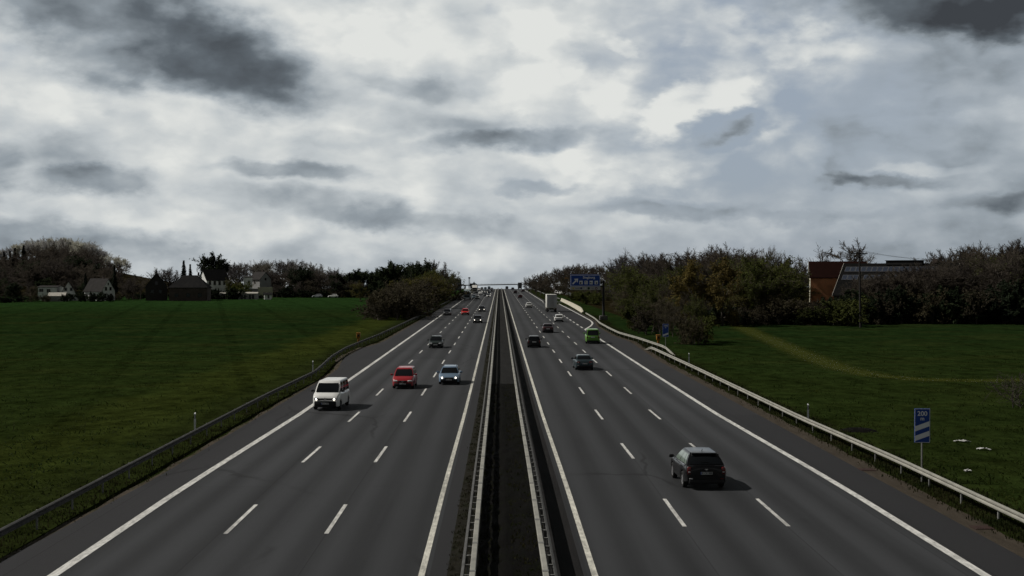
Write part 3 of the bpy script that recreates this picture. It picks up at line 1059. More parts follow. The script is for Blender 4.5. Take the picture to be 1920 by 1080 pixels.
# pictograms: fuel pump, cutlery, bed, wheelchair
for k in range(4):
    cx_ = PXL + pw * (.355 + k * .168)
    cz_ = PZB + ph * .335
    q = MB(); q.box((cx_, -.075, cz_), (.66, .01, .72)); pic = q.build('pictogram', M_WHITE, sg)
    i_ = MB()
    yy = -.083
    if k == 0:
        i_.box((cx_ - .08, yy, cz_ - .05), (.24, .006, .42)); i_.box((cx_ + .15, yy, cz_ + .02), (.05, .006, .34)); i_.box((cx_ - .08, yy, cz_ - .28), (.34, .006, .05))
    elif k == 1:
        i_.box((cx_ - .12, yy, cz_), (.06, .006, .52)); i_.box((cx_ - .12, yy - .002, cz_ + .18), (.18, .006, .14)); i_.box((cx_ + .14, yy, cz_), (.08, .006, .52))
    elif k == 2:
        i_.box((cx_, yy, cz_ - .08), (.50, .006, .12)); i_.box((cx_ - .24, yy, cz_ - .02), (.05, .006, .40)); i_.box((cx_ + .24, yy, cz_ - .10), (.05, .006, .22))
        i_.box((cx_ - .12, yy, cz_ + .04), (.14, .006, .10))
    else:
        i_.disc((cx_ + .02, yy, cz_ - .12), .17, 'y', 16); i_.disc((cx_ - .06, yy, cz_ + .27), .06, 'y', 10); i_.box((cx_ - .06, yy, cz_ + .08), (.07, .006, .28)); i_.box((cx_ + .07, yy - .002, cz_ + .02), (.24, .006, .06))
    i_.build('symbol', M_INK, pic)
p = MB(); p.bbox((pcx, .0, PZB - .37), (pw, .06, .66), .03)
pnl = p.build('lower_panel', mat("lower sign panel", (.40, .40, .39), .55, vary=(1.2, .15)), sg)
lg = MB()
for (fx_, r_, mi) in [(.10, .19, 0), (.36, .20, 1), (.50, .17, 2), (.61, .25, 3), (.86, .26, 4)]:
    lg.disc((PXL + pw * fx_, -.036, PZB - .37), r_, 'y', 18, mi)
for (fx_, w_) in [(.235, .9), (.735, .45)]:
    lg.box((PXL + pw * fx_, -.034, PZB - .37), (w_, .004, .16), mi=5)
lg.disc((PXL + pw * .86, -.0405, PZB - .37), .12, 'y', 14, 2)
lg.build('emblem', [mat("emblem yellow", (.5, .4, .08)), mat("emblem navy", (.02, .025, .10)), mat("emblem pale", (.55, .55, .52)), mat("emblem green", (.012, .04, .018)), mat("emblem plum", (.09, .02, .05)), mat("emblem grey", (.20, .20, .23))], pnl)
q = MB(); q.bbox((PXR - .45, 0, PZT + .26), (.2, .2, .34), .04)
q.build('lamp', M_WHITE, sg)


# emergency call boxes
def callbox(label, x, y, dim):
    t = thing('call_box', label, 'emergency phone', (x, y, 0), 0, 'orange emergency call boxes')
    p = MB(); p.bbox((0, 0, .40), (.26, .24, .9), .04)
    p.build('column', M_ORANGE, t, smooth=40)
    p = MB(); p.bbox((0, 0, 1.12), (.50, .40, .62), .08)
    p.build('housing', M_ORANGE, t, smooth=40)
    p = MB(); p.bbox((0, -.02, 1.49), (.60, .50, .12), .05)
    p.build('lid', M_ORANGE, t, smooth=40)
    p = MB(); p.box((0, -.206, 1.15), (.30, .012, .22))
    p.build('flap', M_BLACK, t)
    return t


callbox('orange emergency call box standing between the two guard rails on the right', 20.6, 170, 0)
callbox('orange emergency call box in the grass behind the guard rail of the oncoming side', -18.9, 176, 1)


def delineator(label, x, y):
    t = thing('delineator_post', label, 'marker post', (x, y, 0), 0, 'roadside marker posts')
    p = MB()
    p.loft([[(-.06, -.04, -.1), (.06, -.04, -.1), (.0, .07, -.1)], [(-.06, -.04, 1.02), (.06, -.04, 1.02), (0, .07, 1.10)]], True, True)
    p.build('post', M_WHITE, t)
    p = MB()
    p.loft([[(-.064, -.044, .72), (.064, -.044, .72), (0, .075, .74)], [(-.064, -.044, .92), (.064, -.044, .92), (0, .075, .98)]], True, True)
    b = p.build('band', M_BLACK, t)
    p = MB(); p.box((0, -.048, .82), (.05, .006, .16))
    p.build('reflector', M_WHITE, b)


delineator('white marker post behind the left guard rail level with the second dashes', -18.3, 79)
delineator('white marker post behind the left guard rail just behind the white van', -17.9, 126)
delineator('white marker post behind the right guard rail nearest the 200 m beacon', 19.8, 84)
delineator('white marker post behind the right guard rail near the orange call box', 19.95, 138)

# drain covers in the gravel
for (px, py, lb) in [(1628, 883, 'rusty drain cover in the gravel strip left of the 200 m beacon'), (1846, 993, 'rusty drain cover in the gravel strip at the lower right corner')]:
    x, y = gp(px, py)
    t = thing('drain_cover', lb, 'drain cover', (x, y, .02), 0, 'drain covers in the gravel')
    p = MB(); p.bbox((0, 0, .0), (.72, .72, .04), .01); p.build('frame', M_RUST, t)
    p = MB()
    for k in range(6):
        p.box((-.25 + k * .1, 0, .024), (.05, .54, .012))
    p.build('grate', M_RUST, t)

# litter on the grass
rr = random.Random(9)


def litter(label, px, py, L, Wd, ang):
    x, y = gp(px, py)
    p = MB()
    us = np.linspace(-.5, .5, 9); vs_ = np.linspace(-.5, .5, 6)
    H_ = {(round(float(u), 3), round(float(v), 3)): rr.uniform(.0, .09) for u in us for v in vs_}
    f = lambda sh: (lambda u, v: (u * L + .05 * math.sin(9 * v), v * Wd * (1 - .5 * abs(u)) + .05 * math.sin(11 * u), sh + .03 + H_[(round(float(u), 3), round(float(v), 3))] * (1 - abs(2 * u) ** 3)))
    p.grid(f(0.02), list(us), list(vs_)); p.grid(f(0.0), list(us), list(vs_))
    o = p.build('litter', M_LITTER, None, (x, y, .02), R(ang), smooth=50)
    tag(o, label, 'litter', 'litter on the right verge')


litter('crumpled white plastic sheet lying on the grass right of the 200 m beacon', 1808, 831, .85, .34, -18)
litter('narrow white plastic strip lying on the grass right of the longer sheet', 1849, 846, .7, .24, -25)
litter('small white scrap lying alone on the grass below the two plastic sheets', 1819, 887, .22, .2, 0)
x, y = gp(1612, 809)
p = MB()
f = lambda u, v: (u * 1.1, v * .9, max(0, .22 * (1 - u * u - v * v)) + rr.uniform(-.02, .03) - .02)
p.grid(f, list(np.linspace(-1, 1, 13)), list(np.linspace(-1, 1, 11)))
tag(p.build('soil_heap', M_SOIL, None, (x, y, 0.01), R(-10), smooth=70), 'low heap of dug dark earth on the right verge', 'soil heap')

# ------------------------------------------------------------------ vehicles
WHEEL = {}


def wheel_meshes(r, w, rimmat):
    k = (round(r, 3), round(w, 3), rimmat.name)
    if k in WHEEL:
        return WHEEL[k]
    n = 28
    prof = [(-w / 2, r * .66), (-w / 2, r * .90), (-w / 2 + .02, r * .97), (-w * .3, r), (w * .3, r), (w / 2 - .02, r * .97), (w / 2, r * .90), (w / 2, r * .66)]
    t = MB()
    t.loft([[(x, rad * math.cos(2 * math.pi * i / n), rad * math.sin(2 * math.pi * i / n)) for i in range(n)] for x, rad in prof + [prof[0]]], True)
    me = t.mesh('tyre', M_TYRE)
    me.shade_smooth()
    m = MB()
    ri = r * .68
    m.loft([[(x, rad * math.cos(2 * math.pi * i / n), rad * math.sin(2 * math.pi * i / n)) for i in range(n)] for x, rad in [(-w * .1, .02), (-w * .1, ri), (w * .42, ri), (w * .46, ri * .93), (w * .2, ri * .88), (w * .12, .05)]], True, mi=0)
    for i in range(5):
        a = 2 * math.pi * i / 5
        m.box((w * .36, math.cos(a) * ri * .48, math.sin(a) * ri * .48), (.03, ri * .92, ri * .26), (a, 0, 0))
    m.tube([(w * .2, 0, 0), (w * .44, 0, 0)], ri * .22, 10)
    m2 = m.mesh('rim', rimmat)
    WHEEL[k] = (me, m2)
    return WHEEL[k]


def lerp(a, b, t):
    return a + (b - a) * t


CARS = {
    # L, W, H, wheel r, belt profile (distance from the tail -> top of the lower body), greenhouse: windscreen base/roof front/roof rear/rear base (from the tail)
    'suv':    dict(L=4.45, W=1.86, H=1.57, R=.36, top=[(0, .94), (.05, 1.04), (.5, 1.07), (2.4, 1.0), (3.15, 1.02), (3.9, .96), (4.3, .84), (4.45, .72)], gh=(3.25, 2.40, .72, .10), wr=.555, sill=.30, ax=(.86, 3.5), pill=[(.06, .40), (.43, .74), (.77, .92)]),
    'hatch':  dict(L=4.15, W=1.76, H=1.47, R=.315, top=[(0, .86), (.05, .95), (.5, .97), (2.2, .92), (2.95, .91), (3.6, .83), (4.0, .72), (4.15, .60)], gh=(3.12, 2.35, .55, .12), wr=.60, sill=.22, ax=(.72, 3.30), pill=[(.06, .44), (.47, .80), (.83, .93)]),
    'mpv':    dict(L=4.40, W=1.79, H=1.64, R=.325, top=[(0, .92), (.05, 1.0), (.5, 1.02), (2.2, 1.0), (3.3, 1.04), (3.95, .93), (4.27, .80), (4.40, .60)], gh=(3.62, 2.70, .38, .08), wr=.63, sill=.22, ax=(.85, 3.52), pill=[(.08, .38), (.41, .70), (.73, .95)]),
    'estate': dict(L=4.70, W=1.80, H=1.45, R=.325, top=[(0, .84), (.05, .94), (.5, .96), (2.4, .92), (3.3, .91), (4.1, .83), (4.52, .73), (4.70, .60)], gh=(3.48, 2.72, .55, .10), wr=.60, sill=.21, ax=(.95, 3.72), pill=[(.07, .38), (.41, .70), (.73, .94)]),
    'sedan':  dict(L=4.65, W=1.80, H=1.43, R=.325, top=[(0, .80), (.06, .96), (.4, 1.0), (1.0, 1.0), (2.4, .93), (3.3, .91), (4.05, .83), (4.48, .72), (4.65, .60)], gh=(3.45, 2.68, 1.25, .72), wr=.585, sill=.21, ax=(1.0, 3.68), pill=[(.08, .46), (.49, .90)]),
    'van':    dict(L=4.90, W=1.92, H=1.97, R=.335, top=[(0, 1.0), (.05, 1.08), (.5, 1.12), (3.0, 1.16), (4.05, 1.22), (4.45, 1.12), (4.78, .95), (4.90, .62)], gh=(4.2, 3.30, .22, .06), wr=.80, sill=.26, ax=(.95, 3.95), pill=[(.04, .27), (.33, .62), (.66, .95)]),
}


def car(kind, paint, label, cat, loc, away=True, lit=False, detail=2, plate=True, pale_side=False, rim=None, group=None, rails=False, rz=0.0, emblem=None, ptext=None, tail_lit=False, name=None, black_bumper=False, spoiler=False, roofglass=False):
    P = CARS[kind]
    L, Wd, H, Rw, sill = P['L'], P['W'], P['H'], P['R'], P['sill']
    hw = Wd / 2
    pm = PAINTS[paint]
    t = thing(name or {'van': 'van', 'mpv': 'minivan'}.get(kind, 'car'), label, cat, (loc[0], loc[1], gz(0, loc[1]) + .026), (0 if away else math.pi) + rz, group)
    y0 = 0.0   # local y: 0 = tail, L = nose; thing origin below the rear bumper (away) or below the front bumper (oncoming)
    off = 0.0 if away else -L

    def Y(v):
        return v + off
    top = P['top']
    zt = lambda y: interp(top, y)
    wf = lambda y: hw * interp([(0, .90), (.12, .955), (.4, .99), (1.2, 1.0), (L - 1.2, 1.0), (L - .45, .965), (L - .14, .90), (L, .80)], y)
    axr, axf = P['ax']
    AR = Rw * 1.16

    def sillz(y):
        z = sill + (.10 * max(0, 1 - y / .25) + .06 * max(0, 1 - (L - y) / .25))
        for a in (axr, axf):
            if abs(y - a) < AR:
                z = max(z, Rw + math.sqrt(max(0, AR * AR - (y - a) ** 2)))
        return z
    st = sorted(set([0, .04, .12, .25, L - .03, L - .10, L - .2] + [round(v, 3) for v in np.linspace(.35, L - .3, 24 if detail else 12)] +
                    ([round(a + AR * math.cos(q), 3) for a in (axr, axf) for q in np.linspace(0, math.pi, 11)] if detail else [])))
    rings = []
    for y in st:
        w, z0, z1 = wf(y), min(sillz(y), zt(y) - .1), zt(y)
        hgt = z1 - z0
        half = [(w * .90, z0), (w * .975, z0 + .05 * hgt), (w * .995, z0 + .35 * hgt), (w, z0 + .62 * hgt), (w * .985, z0 + .80 * hgt), (w * .945, z0 + .93 * hgt), (w * .87, z1), (w * .45, z1 + .025), (0, z1 + .032)]
        rings.append([(x, Y(y), z) for x, z in half] + [(-x, Y(y), z) for x, z in reversed(half[:-1])])
    b = MB()
    # rounded nose and tail caps
    def inset(r, dy, k):
        cz = sum(p[2] for p in r) / len(r)
        return [(p[0] * k, p[1] + dy, cz + (p[2] - cz) * k) for p in r]
    rings = [inset(rings[0], -.035, .90)] + rings + [inset(rings[-1], .035, .88)]
    b.loft(rings, False, True)
    # greenhouse
    yfb, yfr, yrr, yrb = P['gh']
    wb, wr = hw * .885, hw * P['wr'] / .62 * .70 if kind != 'van' else hw * .76
    zb = lambda y: zt(y) - .03
    ts = [0, .2, .4, .6, .8, .93, 1.0]

    def GW(tt):
        return lerp(wb, wr, tt) + .035 * math.sin(tt * math.pi)

    def YF(tt):
        return lerp(yfb, yfr, tt)

    def YR(tt):
        return lerp(yrb, yrr, tt)

    def ZZ(y, tt):
        return lerp(zb(y), H - .055, tt)

    def front(u, tt, o=0.0):
        y = YF(tt) + .10 * (1 - u * u) - (.05 if abs(u) > .93 else 0) + o
        return (u * GW(tt), Y(y), ZZ(YF(tt), tt) + o * .6)

    def rear(u, tt, o=0.0):
        y = YR(tt) - .06 * (1 - u * u) + (.03 if abs(u) > .93 else 0) - o
        return (u * GW(tt), Y(y), ZZ(YR(tt), tt) + o * .5)

    def side(sx, v, tt, o=0.0):
        y = lerp(YF(tt), YR(tt), v)
        return (sx * (GW(tt) + o), Y(y), ZZ(y, tt) if tt < 1 else ZZ(y, tt))
    us = [-1, -.94, -.7, -.35, 0, .35, .7, .94, 1]
    rg = []
    for tt in ts:
        r = [front(u, tt) for u in us]
        r += [side(1, v, tt) for v in (.08, .25, .45, .65, .85, .95)]
        r += [rear(-u, tt) for u in us]
        r += [side(-1, v, tt) for v in (.95, .85, .65, .45, .25, .08)]
        rg.append(r)
    ctr = (0, Y((yfr + yrr) / 2), H)
    for k, dz in ((.955, .03), (.8, .045), (.45, .054)):
        rg.append([(p[0] * k, ctr[1] + (p[1] - ctr[1]) * (1 - (1 - k) * .8), H - .055 + dz) for p in rg[len(ts) - 1]])
    b.loft(rg, True, True)
    b.build('body', pm, t, smooth=38)
    # glass
    tl, th = .10, (.90 if kind != 'van' else .84)
    fg = MB(); fg.grid(lambda u, v: front(u, v, .012), list(np.linspace(-.90, .90, 9)), list(np.linspace(tl - .04, th, 5)))
    ws = fg.build('windscreen', M_GLASS, t, smooth=60)
    rg_ = MB(); rg_.grid(lambda u, v: rear(u, v, .012), list(np.linspace(-.86, .86, 9)), list(np.linspace(.16 if kind != 'van' else .14, .88, 5)))
    rw = rg_.build('rear_window', M_GLASS, t, smooth=60)
    for sx in (-1, 1):
        for (a, c) in P['pill']:
            sg_ = MB(); sg_.grid(lambda v, tt: side(sx, v, tt, .010), list(np.linspace(a, c, 4)), list(np.linspace(.10, .88, 5)))
            sg_.build('side_window', M_GLASS_P if (pale_side and sx == -1) else M_GLASS, t, smooth=60)
    # underbody
    u = MB(); u.bbox((0, Y(L / 2), sill + .12), (Wd * .80, L * .94, .30), .05)
    u.box((0, Y(L / 2), sill + .34), (Wd * .60, L * .86, .4))
    u.build('underbody', M_BLACK, t)
    if detail >= 2:
        w_ = MB()
        w_.box((0, 0, 0), (.5, .015, .018), (0, R(6), 0))
        w_.box((.02, 0.002, -.012), (.06, .02, .05))
        wp = rear(.0, .3, .03)
        if kind in ('suv', 'hatch', 'mpv', 'estate'):
            w_.build('wiper', M_BLACK, rw, (wp[0], wp[1], wp[2]))
    # wheels
    tm_, rm_ = wheel_meshes(Rw, .215, rim or M_RIM)
    for ya in (axr, axf):
        for sx in (-1, 1):
            wo = link('wheel', tm_, t, (sx * (hw - .125), Y(ya), Rw), 0 if sx > 0 else math.pi)
            if detail >= 1:
                link('rim', rm_, wo)
    # lamps
    zn, ztl = zt(L - .06), zt(.03)
    for sx in (-1, 1):
        h = MB()
        hx = hw * .66
        hz = zn - .045 if kind != 'van' else .80
        wd_, hd_ = (.36, .15) if kind != 'van' else (.34, .22)
        hy = L - .055
        h.bbox((0, 0, 0), (wd_, .16, hd_), .05, (R(-18), 0, -sx * R(20)))
        ho = h.build('headlight', M_LAMP_OFF, t, (sx * hx, Y(hy - .02), hz), smooth=40)
        if lit:
            h = MB(); h.tube([(0, .05, 0), (0, .115, 0)], [.085, .07], 12)
            h.build('bulb', M_LAMP, ho, (sx * -.03, 0, 0))
        k = MB()
        if kind in ('suv', 'hatch', 'mpv', 'van'):
            k.bbox((0, 0, 0), (.18, .15, .36), .05, (R(4), 0, sx * R(12)))
            tz, tx_ = ztl - .18, hw * .80
        else:
            k.bbox((0, 0, 0), (.36, .15, .17), .05, (R(4), 0, sx * R(12)))
            tz, tx_ = ztl - .10, hw * .68
        tl_o = k.build('taillight', M_TAIL_ON if tail_lit else M_TAIL, t, (sx * tx_, Y(.035), tz), smooth=40)
        if detail >= 2:
            k = MB(); k.bbox((0, 0, 0), (.09, .03, .05), .012); k.build('reversing_lamp', M_REFL, tl_o, (0, -.075, -.03))
            k = MB(); k.bbox((0, 0, 0), (.16, .03, .05), .012); k.build('reflector', M_REFL if sx < 0 else M_TAIL, t, (sx * hw * .72, Y(-.045), .50))
        # mirrors
        k = MB(); k.bbox((0, 0, 0), (.22, .12, .15), .04)
        k.box((-sx * .13, 0, -.03), (.12, .05, .05))
        yb = lerp(yfb, yrb, .085)
        k.build('mirror', M_BLACK if (black_bumper or paint in ('black', 'anthracite')) else pm, t, (sx * (hw + .10), Y(yb), zt(yb) + .08), smooth=40)
        if rails:
            k = MB(); k.tube([(sx * wr * .9, Y(yrr + .15), H - .05), (sx * wr * .9, Y(yrr + .35), H + .02), (sx * wr * .9, Y(yfr - .3), H + .02), (sx * wr * .9, Y(yfr - .1), H - .05)], .02, 6)
            k.build('roof_rail', M_BLACK, t)
        if detail >= 2:
            for yv in ((yfb - .95), (yfb - 1.85)):
                k = MB(); k.bbox((0, 0, 0), (.03, .18, .03), .01)
                k.build('door_handle', pm, t, (sx * (hw * .985), Y(yv), zt(yv) - .16))
    # grille and bumpers
    k = MB()
    gw_ = .72 if kind != 'van' else 1.05
    k.bbox((0, Y(L + .012), zn - .09 if kind != 'van' else .80), (gw_, .07, .17 if kind != 'van' else .13), .03)
    for i in range(3):
        k.box((0, Y(L + .052), (zn - .14 if kind != 'van' else .76) + i * .05), (gw_ * .94, .012, .014))
    k.build('grille', M_BLACK, t, smooth=40)
    k = MB()
    k.bbox((0, Y(L - .03), .36 if kind != 'van' else .46), (Wd * .78, .19, .22 if not black_bumper else .40), .06)
    k.build('front_bumper', M_BLACK, t, smooth=40)
    k = MB()
    k.bbox((0, Y(.01), .38), (Wd * .82, .17, .20), .06)
    k.build('rear_bumper', M_BLACK, t, smooth=40)
    if plate and detail >= 1:
        for end in (0, 1):
            pz = (.44 if end else (.74 if kind != 'sedan' else .66)) if kind != 'van' else (.50 if end else .9)
            yy = Y(L + .085 if end else -.085) if (end or kind == 'sedan') else Y(-.055)
            k = MB(); k.bbox((0, 0, 0), (.52, .018, .115), .008)
            po = k.build('number_plate', M_PLATE, t, (0, yy, pz), math.pi if end else 0)
            if ptext and ((end == 0) == away):
                put_text(ptext, .115, M_INK, po, (0.02, -.0125, 0), width=.44)
                k = MB(); k.box((-.24, -.0105, 0), (.035, .003, .112)); k.build('country_strip', M_BLUE, po)
    if emblem == 'ring':
        k = MB()
        n = 24
        r0, r1 = .062, .076
        k.loft([[(r * math.cos(2 * math.pi * i / n), yy, r * math.sin(2 * math.pi * i / n)) for i in range(n)] for r, yy in ((r0, 0), (r0, .02), (r1, .02), (r1, 0), (r0, 0))], True)
        for (x0, z0, x1, z1) in ((-.03, .058, 0, .012), (.03, .058, 0, .012), (-.055, .02, -.026, -.052), (-.026, -.052, 0, .0), (0, .0, .026, -.052), (.026, -.052, .055, .02)):
            k.tube([(x0, .012, z0), (x1, .012, z1)], .008, 5)
        k.build('emblem', M_CHROME, t, (0, Y(L + .06), (zn - .06 if kind != 'van' else .83)))
    elif emblem == 'rings':
        k = MB()
        for i in range(4):
            n = 18
            k.loft([[(-.075 + i * .05 + r * math.cos(2 * math.pi * j / n), yy, r * math.sin(2 * math.pi * j / n)) for j in range(n)] for r, yy in ((.026, 0), (.026, .01), (.034, .01), (.034, 0))], True)
        k.build('emblem', M_CHROME, t, (0, Y(L + .058), zn - .06))
    elif emblem == 'oval':
        k = MB()
        k.loft([[(a * math.cos(2 * math.pi * j / 20), yy, c * math.sin(2 * math.pi * j / 20)) for j in range(20)] for a, c, yy in ((.075, .032, 0), (.075, .032, -.008), (.06, .022, -.008))], True, True)
        k.build('emblem', M_CHROME, t, (0, Y(-.03), .90))
    if spoiler:
        k = MB()
        k.bbox((0, Y(yrr - .05), H - .045), (wr * 1.86, .34, .05), .02, (R(4), 0, 0))
        k.build('spoiler', pm, t, smooth=40)
        k = MB(); k.tube([(0, Y(yrr + .35), H - .01), (0, Y(yrr + .22), H + .09)], [.02, .008], 6); k.build('aerial', M_BLACK, t)
    return t


AWAY = 'cars driving away on the right carriageway'
ONC = 'oncoming cars on the left carriageway'
# driving away
car('suv', 'black', 'black compact off-road car, nearest vehicle, rear number plate and left wheels showing', 'car', (8.98, 56.8), True, False, 2, pale_side=True, group=AWAY, rails=False, rz=R(2.0), emblem='oval', ptext='K CK 888', spoiler=True)
car('sedan', 'teal', 'dark teal saloon in the middle lane ahead of the black off-road car', 'car', (8.3, 127.6), True, group=AWAY, ptext='SU 7250', rz=R(1))
car('hatch', 'black', 'black hatchback in the lane beside the median', 'car', (4.43, 167), True, detail=1, group=AWAY)
car('van', 'green', 'bright lime green van next to the exit edge line', 'van', (12.55, 176), True, detail=1, group='vans on the motorway', rz=R(-2))
car('sedan', 'plum', 'dark saloon behind the lime green van, in the middle lane', 'car', (7.75, 209), True, detail=1, group=AWAY)
car('hatch', 'white', 'white hatchback right behind the box truck', 'car', (11.65, 256), True, detail=1, group=AWAY)
car('hatch', 'white', 'white hatchback in the middle lane left of the box truck', 'car', (8.15, 363), True, detail=1, group=AWAY)
car('hatch', 'maroon', 'maroon car beyond the white hatchback in the middle lane', 'car', (8.0, 508), True, detail=0, group=AWAY)
car('mpv', 'plum', 'dark tall car second from the crest in the middle lane', 'car', (7.6, 630), True, detail=0, group=AWAY)
car('estate', 'anthracite', 'dark car about to cross the crest in the middle lane', 'car', (8.1, 800), True, detail=0, group=AWAY)
car('van', 'grey', 'grey van about to cross the crest beside the median', 'van', (4.8, 850), True, detail=0, group='vans on the motorway')
# oncoming
car('van', 'white', 'white van with lit headlights, closest oncoming vehicle at the edge line', 'van', (-11.95, 90), False, True, 2, group='vans on the motorway', rim=M_RIM_D, emblem='ring', black_bumper=True, ptext='EN C 350', rz=R(-3))
car('mpv', 'red', 'red minivan in the middle lane beside the light blue estate', 'car', (-7.9, 107), False, False, 2, group=ONC, emblem='ring', rz=R(-1), ptext='K LM 207')
car('estate', 'blue', 'light blue estate with lit headlights in the lane by the median', 'car', (-4.28, 111), False, True, 2, group=ONC, emblem='rings', rails=True, ptext='BN 4062')
car('hatch', 'dgreen', 'dark green hatchback following the red minivan', 'car', (-8.1, 166), False, False, 1, group=ONC)
car('estate', 'anthracite', 'dark estate with lit headlights by the median, nearer of the two', 'car', (-4.2, 251), False, True, 1, group=ONC)
car('sedan', 'black', 'black saloon with lit headlights by the median, farther of the two', 'car', (-4.4, 326), False, True, 1, group=ONC)
car('hatch', 'signal_red', 'bright red hatchback in the middle lane far down the road', 'car', (-7.85, 300), False, False, 1, group=ONC)
car('estate', 'anthracite', 'dark car on the outer lane left of the bright red hatchback', 'car', (-11.9, 297), False, False, 1, group=ONC)
car('estate', 'slate', 'slate blue car squeezed beside the oncoming lorry', 'car', (-9.6, 500), False, False, 0, group=ONC)
car('hatch', 'white', 'white small car right of the oncoming lorry', 'car', (-8.3, 492), False, False, 1, group=ONC)
car('estate', 'white', 'white estate behind the white small car', 'car', (-8.7, 602), False, False, 0, group=ONC)
car('hatch', 'anthracite', 'dark small car behind the slate blue car', 'car', (-11.4, 640), False, False, 0, group=ONC)
car('sedan', 'silver', 'silver saloon with lit headlights by the median far off', 'car', (-4.4, 530), False, True, 0, group=ONC)
car('hatch', 'black', 'black small car just behind the silver saloon', 'car', (-5.3, 640), False, True, 0, group=ONC)
car('estate', 'anthracite', 'dark estate near the crest beside the median', 'car', (-4.2, 700), False, False, 0, group=ONC)
car('van', 'slate', 'slate van coming over the crest', 'van', (-6.6, 830), False, False, 0, group='vans on the motorway')
car('hatch', 'grey', 'grey small car coming over the crest left of the slate van', 'car', (-11.0, 820), False, False, 0, group=ONC)

car('hatch', 'silver', 'silver hatchback in the middle lane behind the white estate', 'car', (-8.2, 668), False, True, 0, group=ONC)
car('estate', 'slate', 'slate estate in the middle lane close to the crest', 'car', (-8.0, 735), False, False, 0, group=ONC)
car('hatch', 'white', 'white hatchback on the crest in the outer lane', 'car', (-11.6, 745), False, False, 0, group=ONC)
car('sedan', 'black', 'black saloon with lit headlights between the two median lane cars', 'car', (-4.6, 585), False, True, 0, group=ONC)
car('hatch', 'silver', 'silver car on the crest in the lane by the median', 'car', (-4.5, 770), False, True, 0, group=ONC)
car('sedan', 'anthracite', 'dark saloon alongside the white estate in the lane by the median', 'car', (-5.9, 555), False, False, 0, group=ONC)
car('mpv', 'grey', 'grey minivan on the crest in the middle lane', 'car', (-8.6, 800), False, False, 0, group=ONC)
car('hatch', 'plum', 'dark hatchback nearing the crest beside the exit line', 'car', (12.4, 690), True, False, 0, group=AWAY)


def lorry(label, loc, away, boxmat, cabmat, rearmat, group, hbox=4.0, Lb=8.2, sidemat=None):
    t = thing('lorry', label, 'truck', (loc[0], loc[1], gz(0, loc[1]) + .026), 0 if away else math.pi, group)
    Wd = 2.5
    Lt = Lb + 2.4
    off = 0 if away else -Lt
    Y = lambda v: v + off
    b = MB(); b.bbox((0, Y(Lb / 2), (hbox + 1.05) / 2), (Wd, Lb, hbox - 1.05), .06)
    b.build('box_body', boxmat, t, smooth=30)
    d = MB()
    for sx in (-1, 1):
        d.bbox((sx * .605, Y(-.02), (hbox + 1.15) / 2), (1.17, .05, hbox - 1.35), .02)
    do = d.build('rear_doors', rearmat, t)
    k = MB()
    for sx in (-1, 1):
        for o in (.12, .42):
            k.tube([(sx * o, Y(-.07), 1.3), (sx * o, Y(-.07), hbox - .25)], .022, 6)
    k.build('lock_bars', M_STEEL, do)
    k = MB(); k.box((0, Y(-.005), hbox - .06), (Wd + .02, .10, .10)); k.box((0, Y(-.005), 1.03), (Wd + .02, .10, .14))
    k.build('rear_frame', M_STEEL, t)
    k = MB(); k.box((0, Y(Lb / 2), .82), (.9, Lb, .28)); k.box((0, Y(.12), .55), (2.3, .10, .14))
    k.box((0, Y(.12), .75), (.1, .08, .5)); k.build('chassis', M_BLACK, t)
    c = MB()
    prof = [(Lb + .18, .55), (Lb + .18, hbox - .25), (Lb + .55, hbox - .12), (Lb + 1.5, hbox - .55), (Lb + 2.15, 2.75), (Lb + 2.34, 1.75), (Lb + 2.4, .9), (Lb + 2.36, .45)]
    c.loft([[(sx * Wd / 2 * kx, Y(y), z) for y, z in prof] for sx, kx in ((-1, .96), (-1, 1.0), (1, 1.0), (1, .96))], True, True)
    for i in range(8):
        pass
    c.build('cab', cabmat, t, smooth=25)
    k = MB(); k.grid(lambda u, v: (u, Y(lerp(Lb + 2.325, Lb + 2.165, v) + .02), lerp(1.82, 2.72, v)), [-1.1, 0, 1.1], [0, .5, 1]); k.build('windscreen', M_GLASS, t)
    for sx in (-1, 1):
        k = MB(); k.add([(sx * 1.262, Y(Lb + 1.1), 1.9), (sx * 1.262, Y(Lb + 2.0), 1.9), (sx * 1.262, Y(Lb + 1.9), 2.6), (sx * 1.262, Y(Lb + 1.1), 2.6)], [(0, 1, 2, 3)]); k.build('side_window', M_GLASS, t)
        k = MB(); k.bbox((sx * 1.42, Y(Lb + 2.15), 2.25), (.2, .12, .75), .03); k.build('mirror', M_BLACK, t)
        k = MB(); k.bbox((sx * .92, Y(Lb + 2.38), .78), (.42, .1, .2), .04); k.build('headlight', M_LAMP_OFF, t)
        k = MB(); k.bbox((sx * .98, Y(.02), .86), (.42, .08, .15), .02); k.build('taillight', M_TAIL, t)
        k = MB(); k.box((sx * .95, Y(.55), .42), (.5, .02, .5)); k.build('mudflap', M_BLACK, t)
    k = MB(); k.bbox((0, Y(Lb + 2.40), 1.28), (1.9, .06, .62), .03); k.build('grille', M_BLACK, t)
    k = MB(); k.bbox((0, Y(-.01), .62), (.52, .02, .12), .005); k.build('number_plate', M_PLATE, t)
    tm_, rm_ = wheel_meshes(.5, .30, M_RIM_D)
    for ya in (1.5, 2.75, Lb + 1.25):
        for sx in (-1, 1):
            wo = link('wheel', tm_, t, (sx * 1.06, Y(ya), .5), 0 if sx > 0 else math.pi)
            link('rim', rm_, wo)
    return t


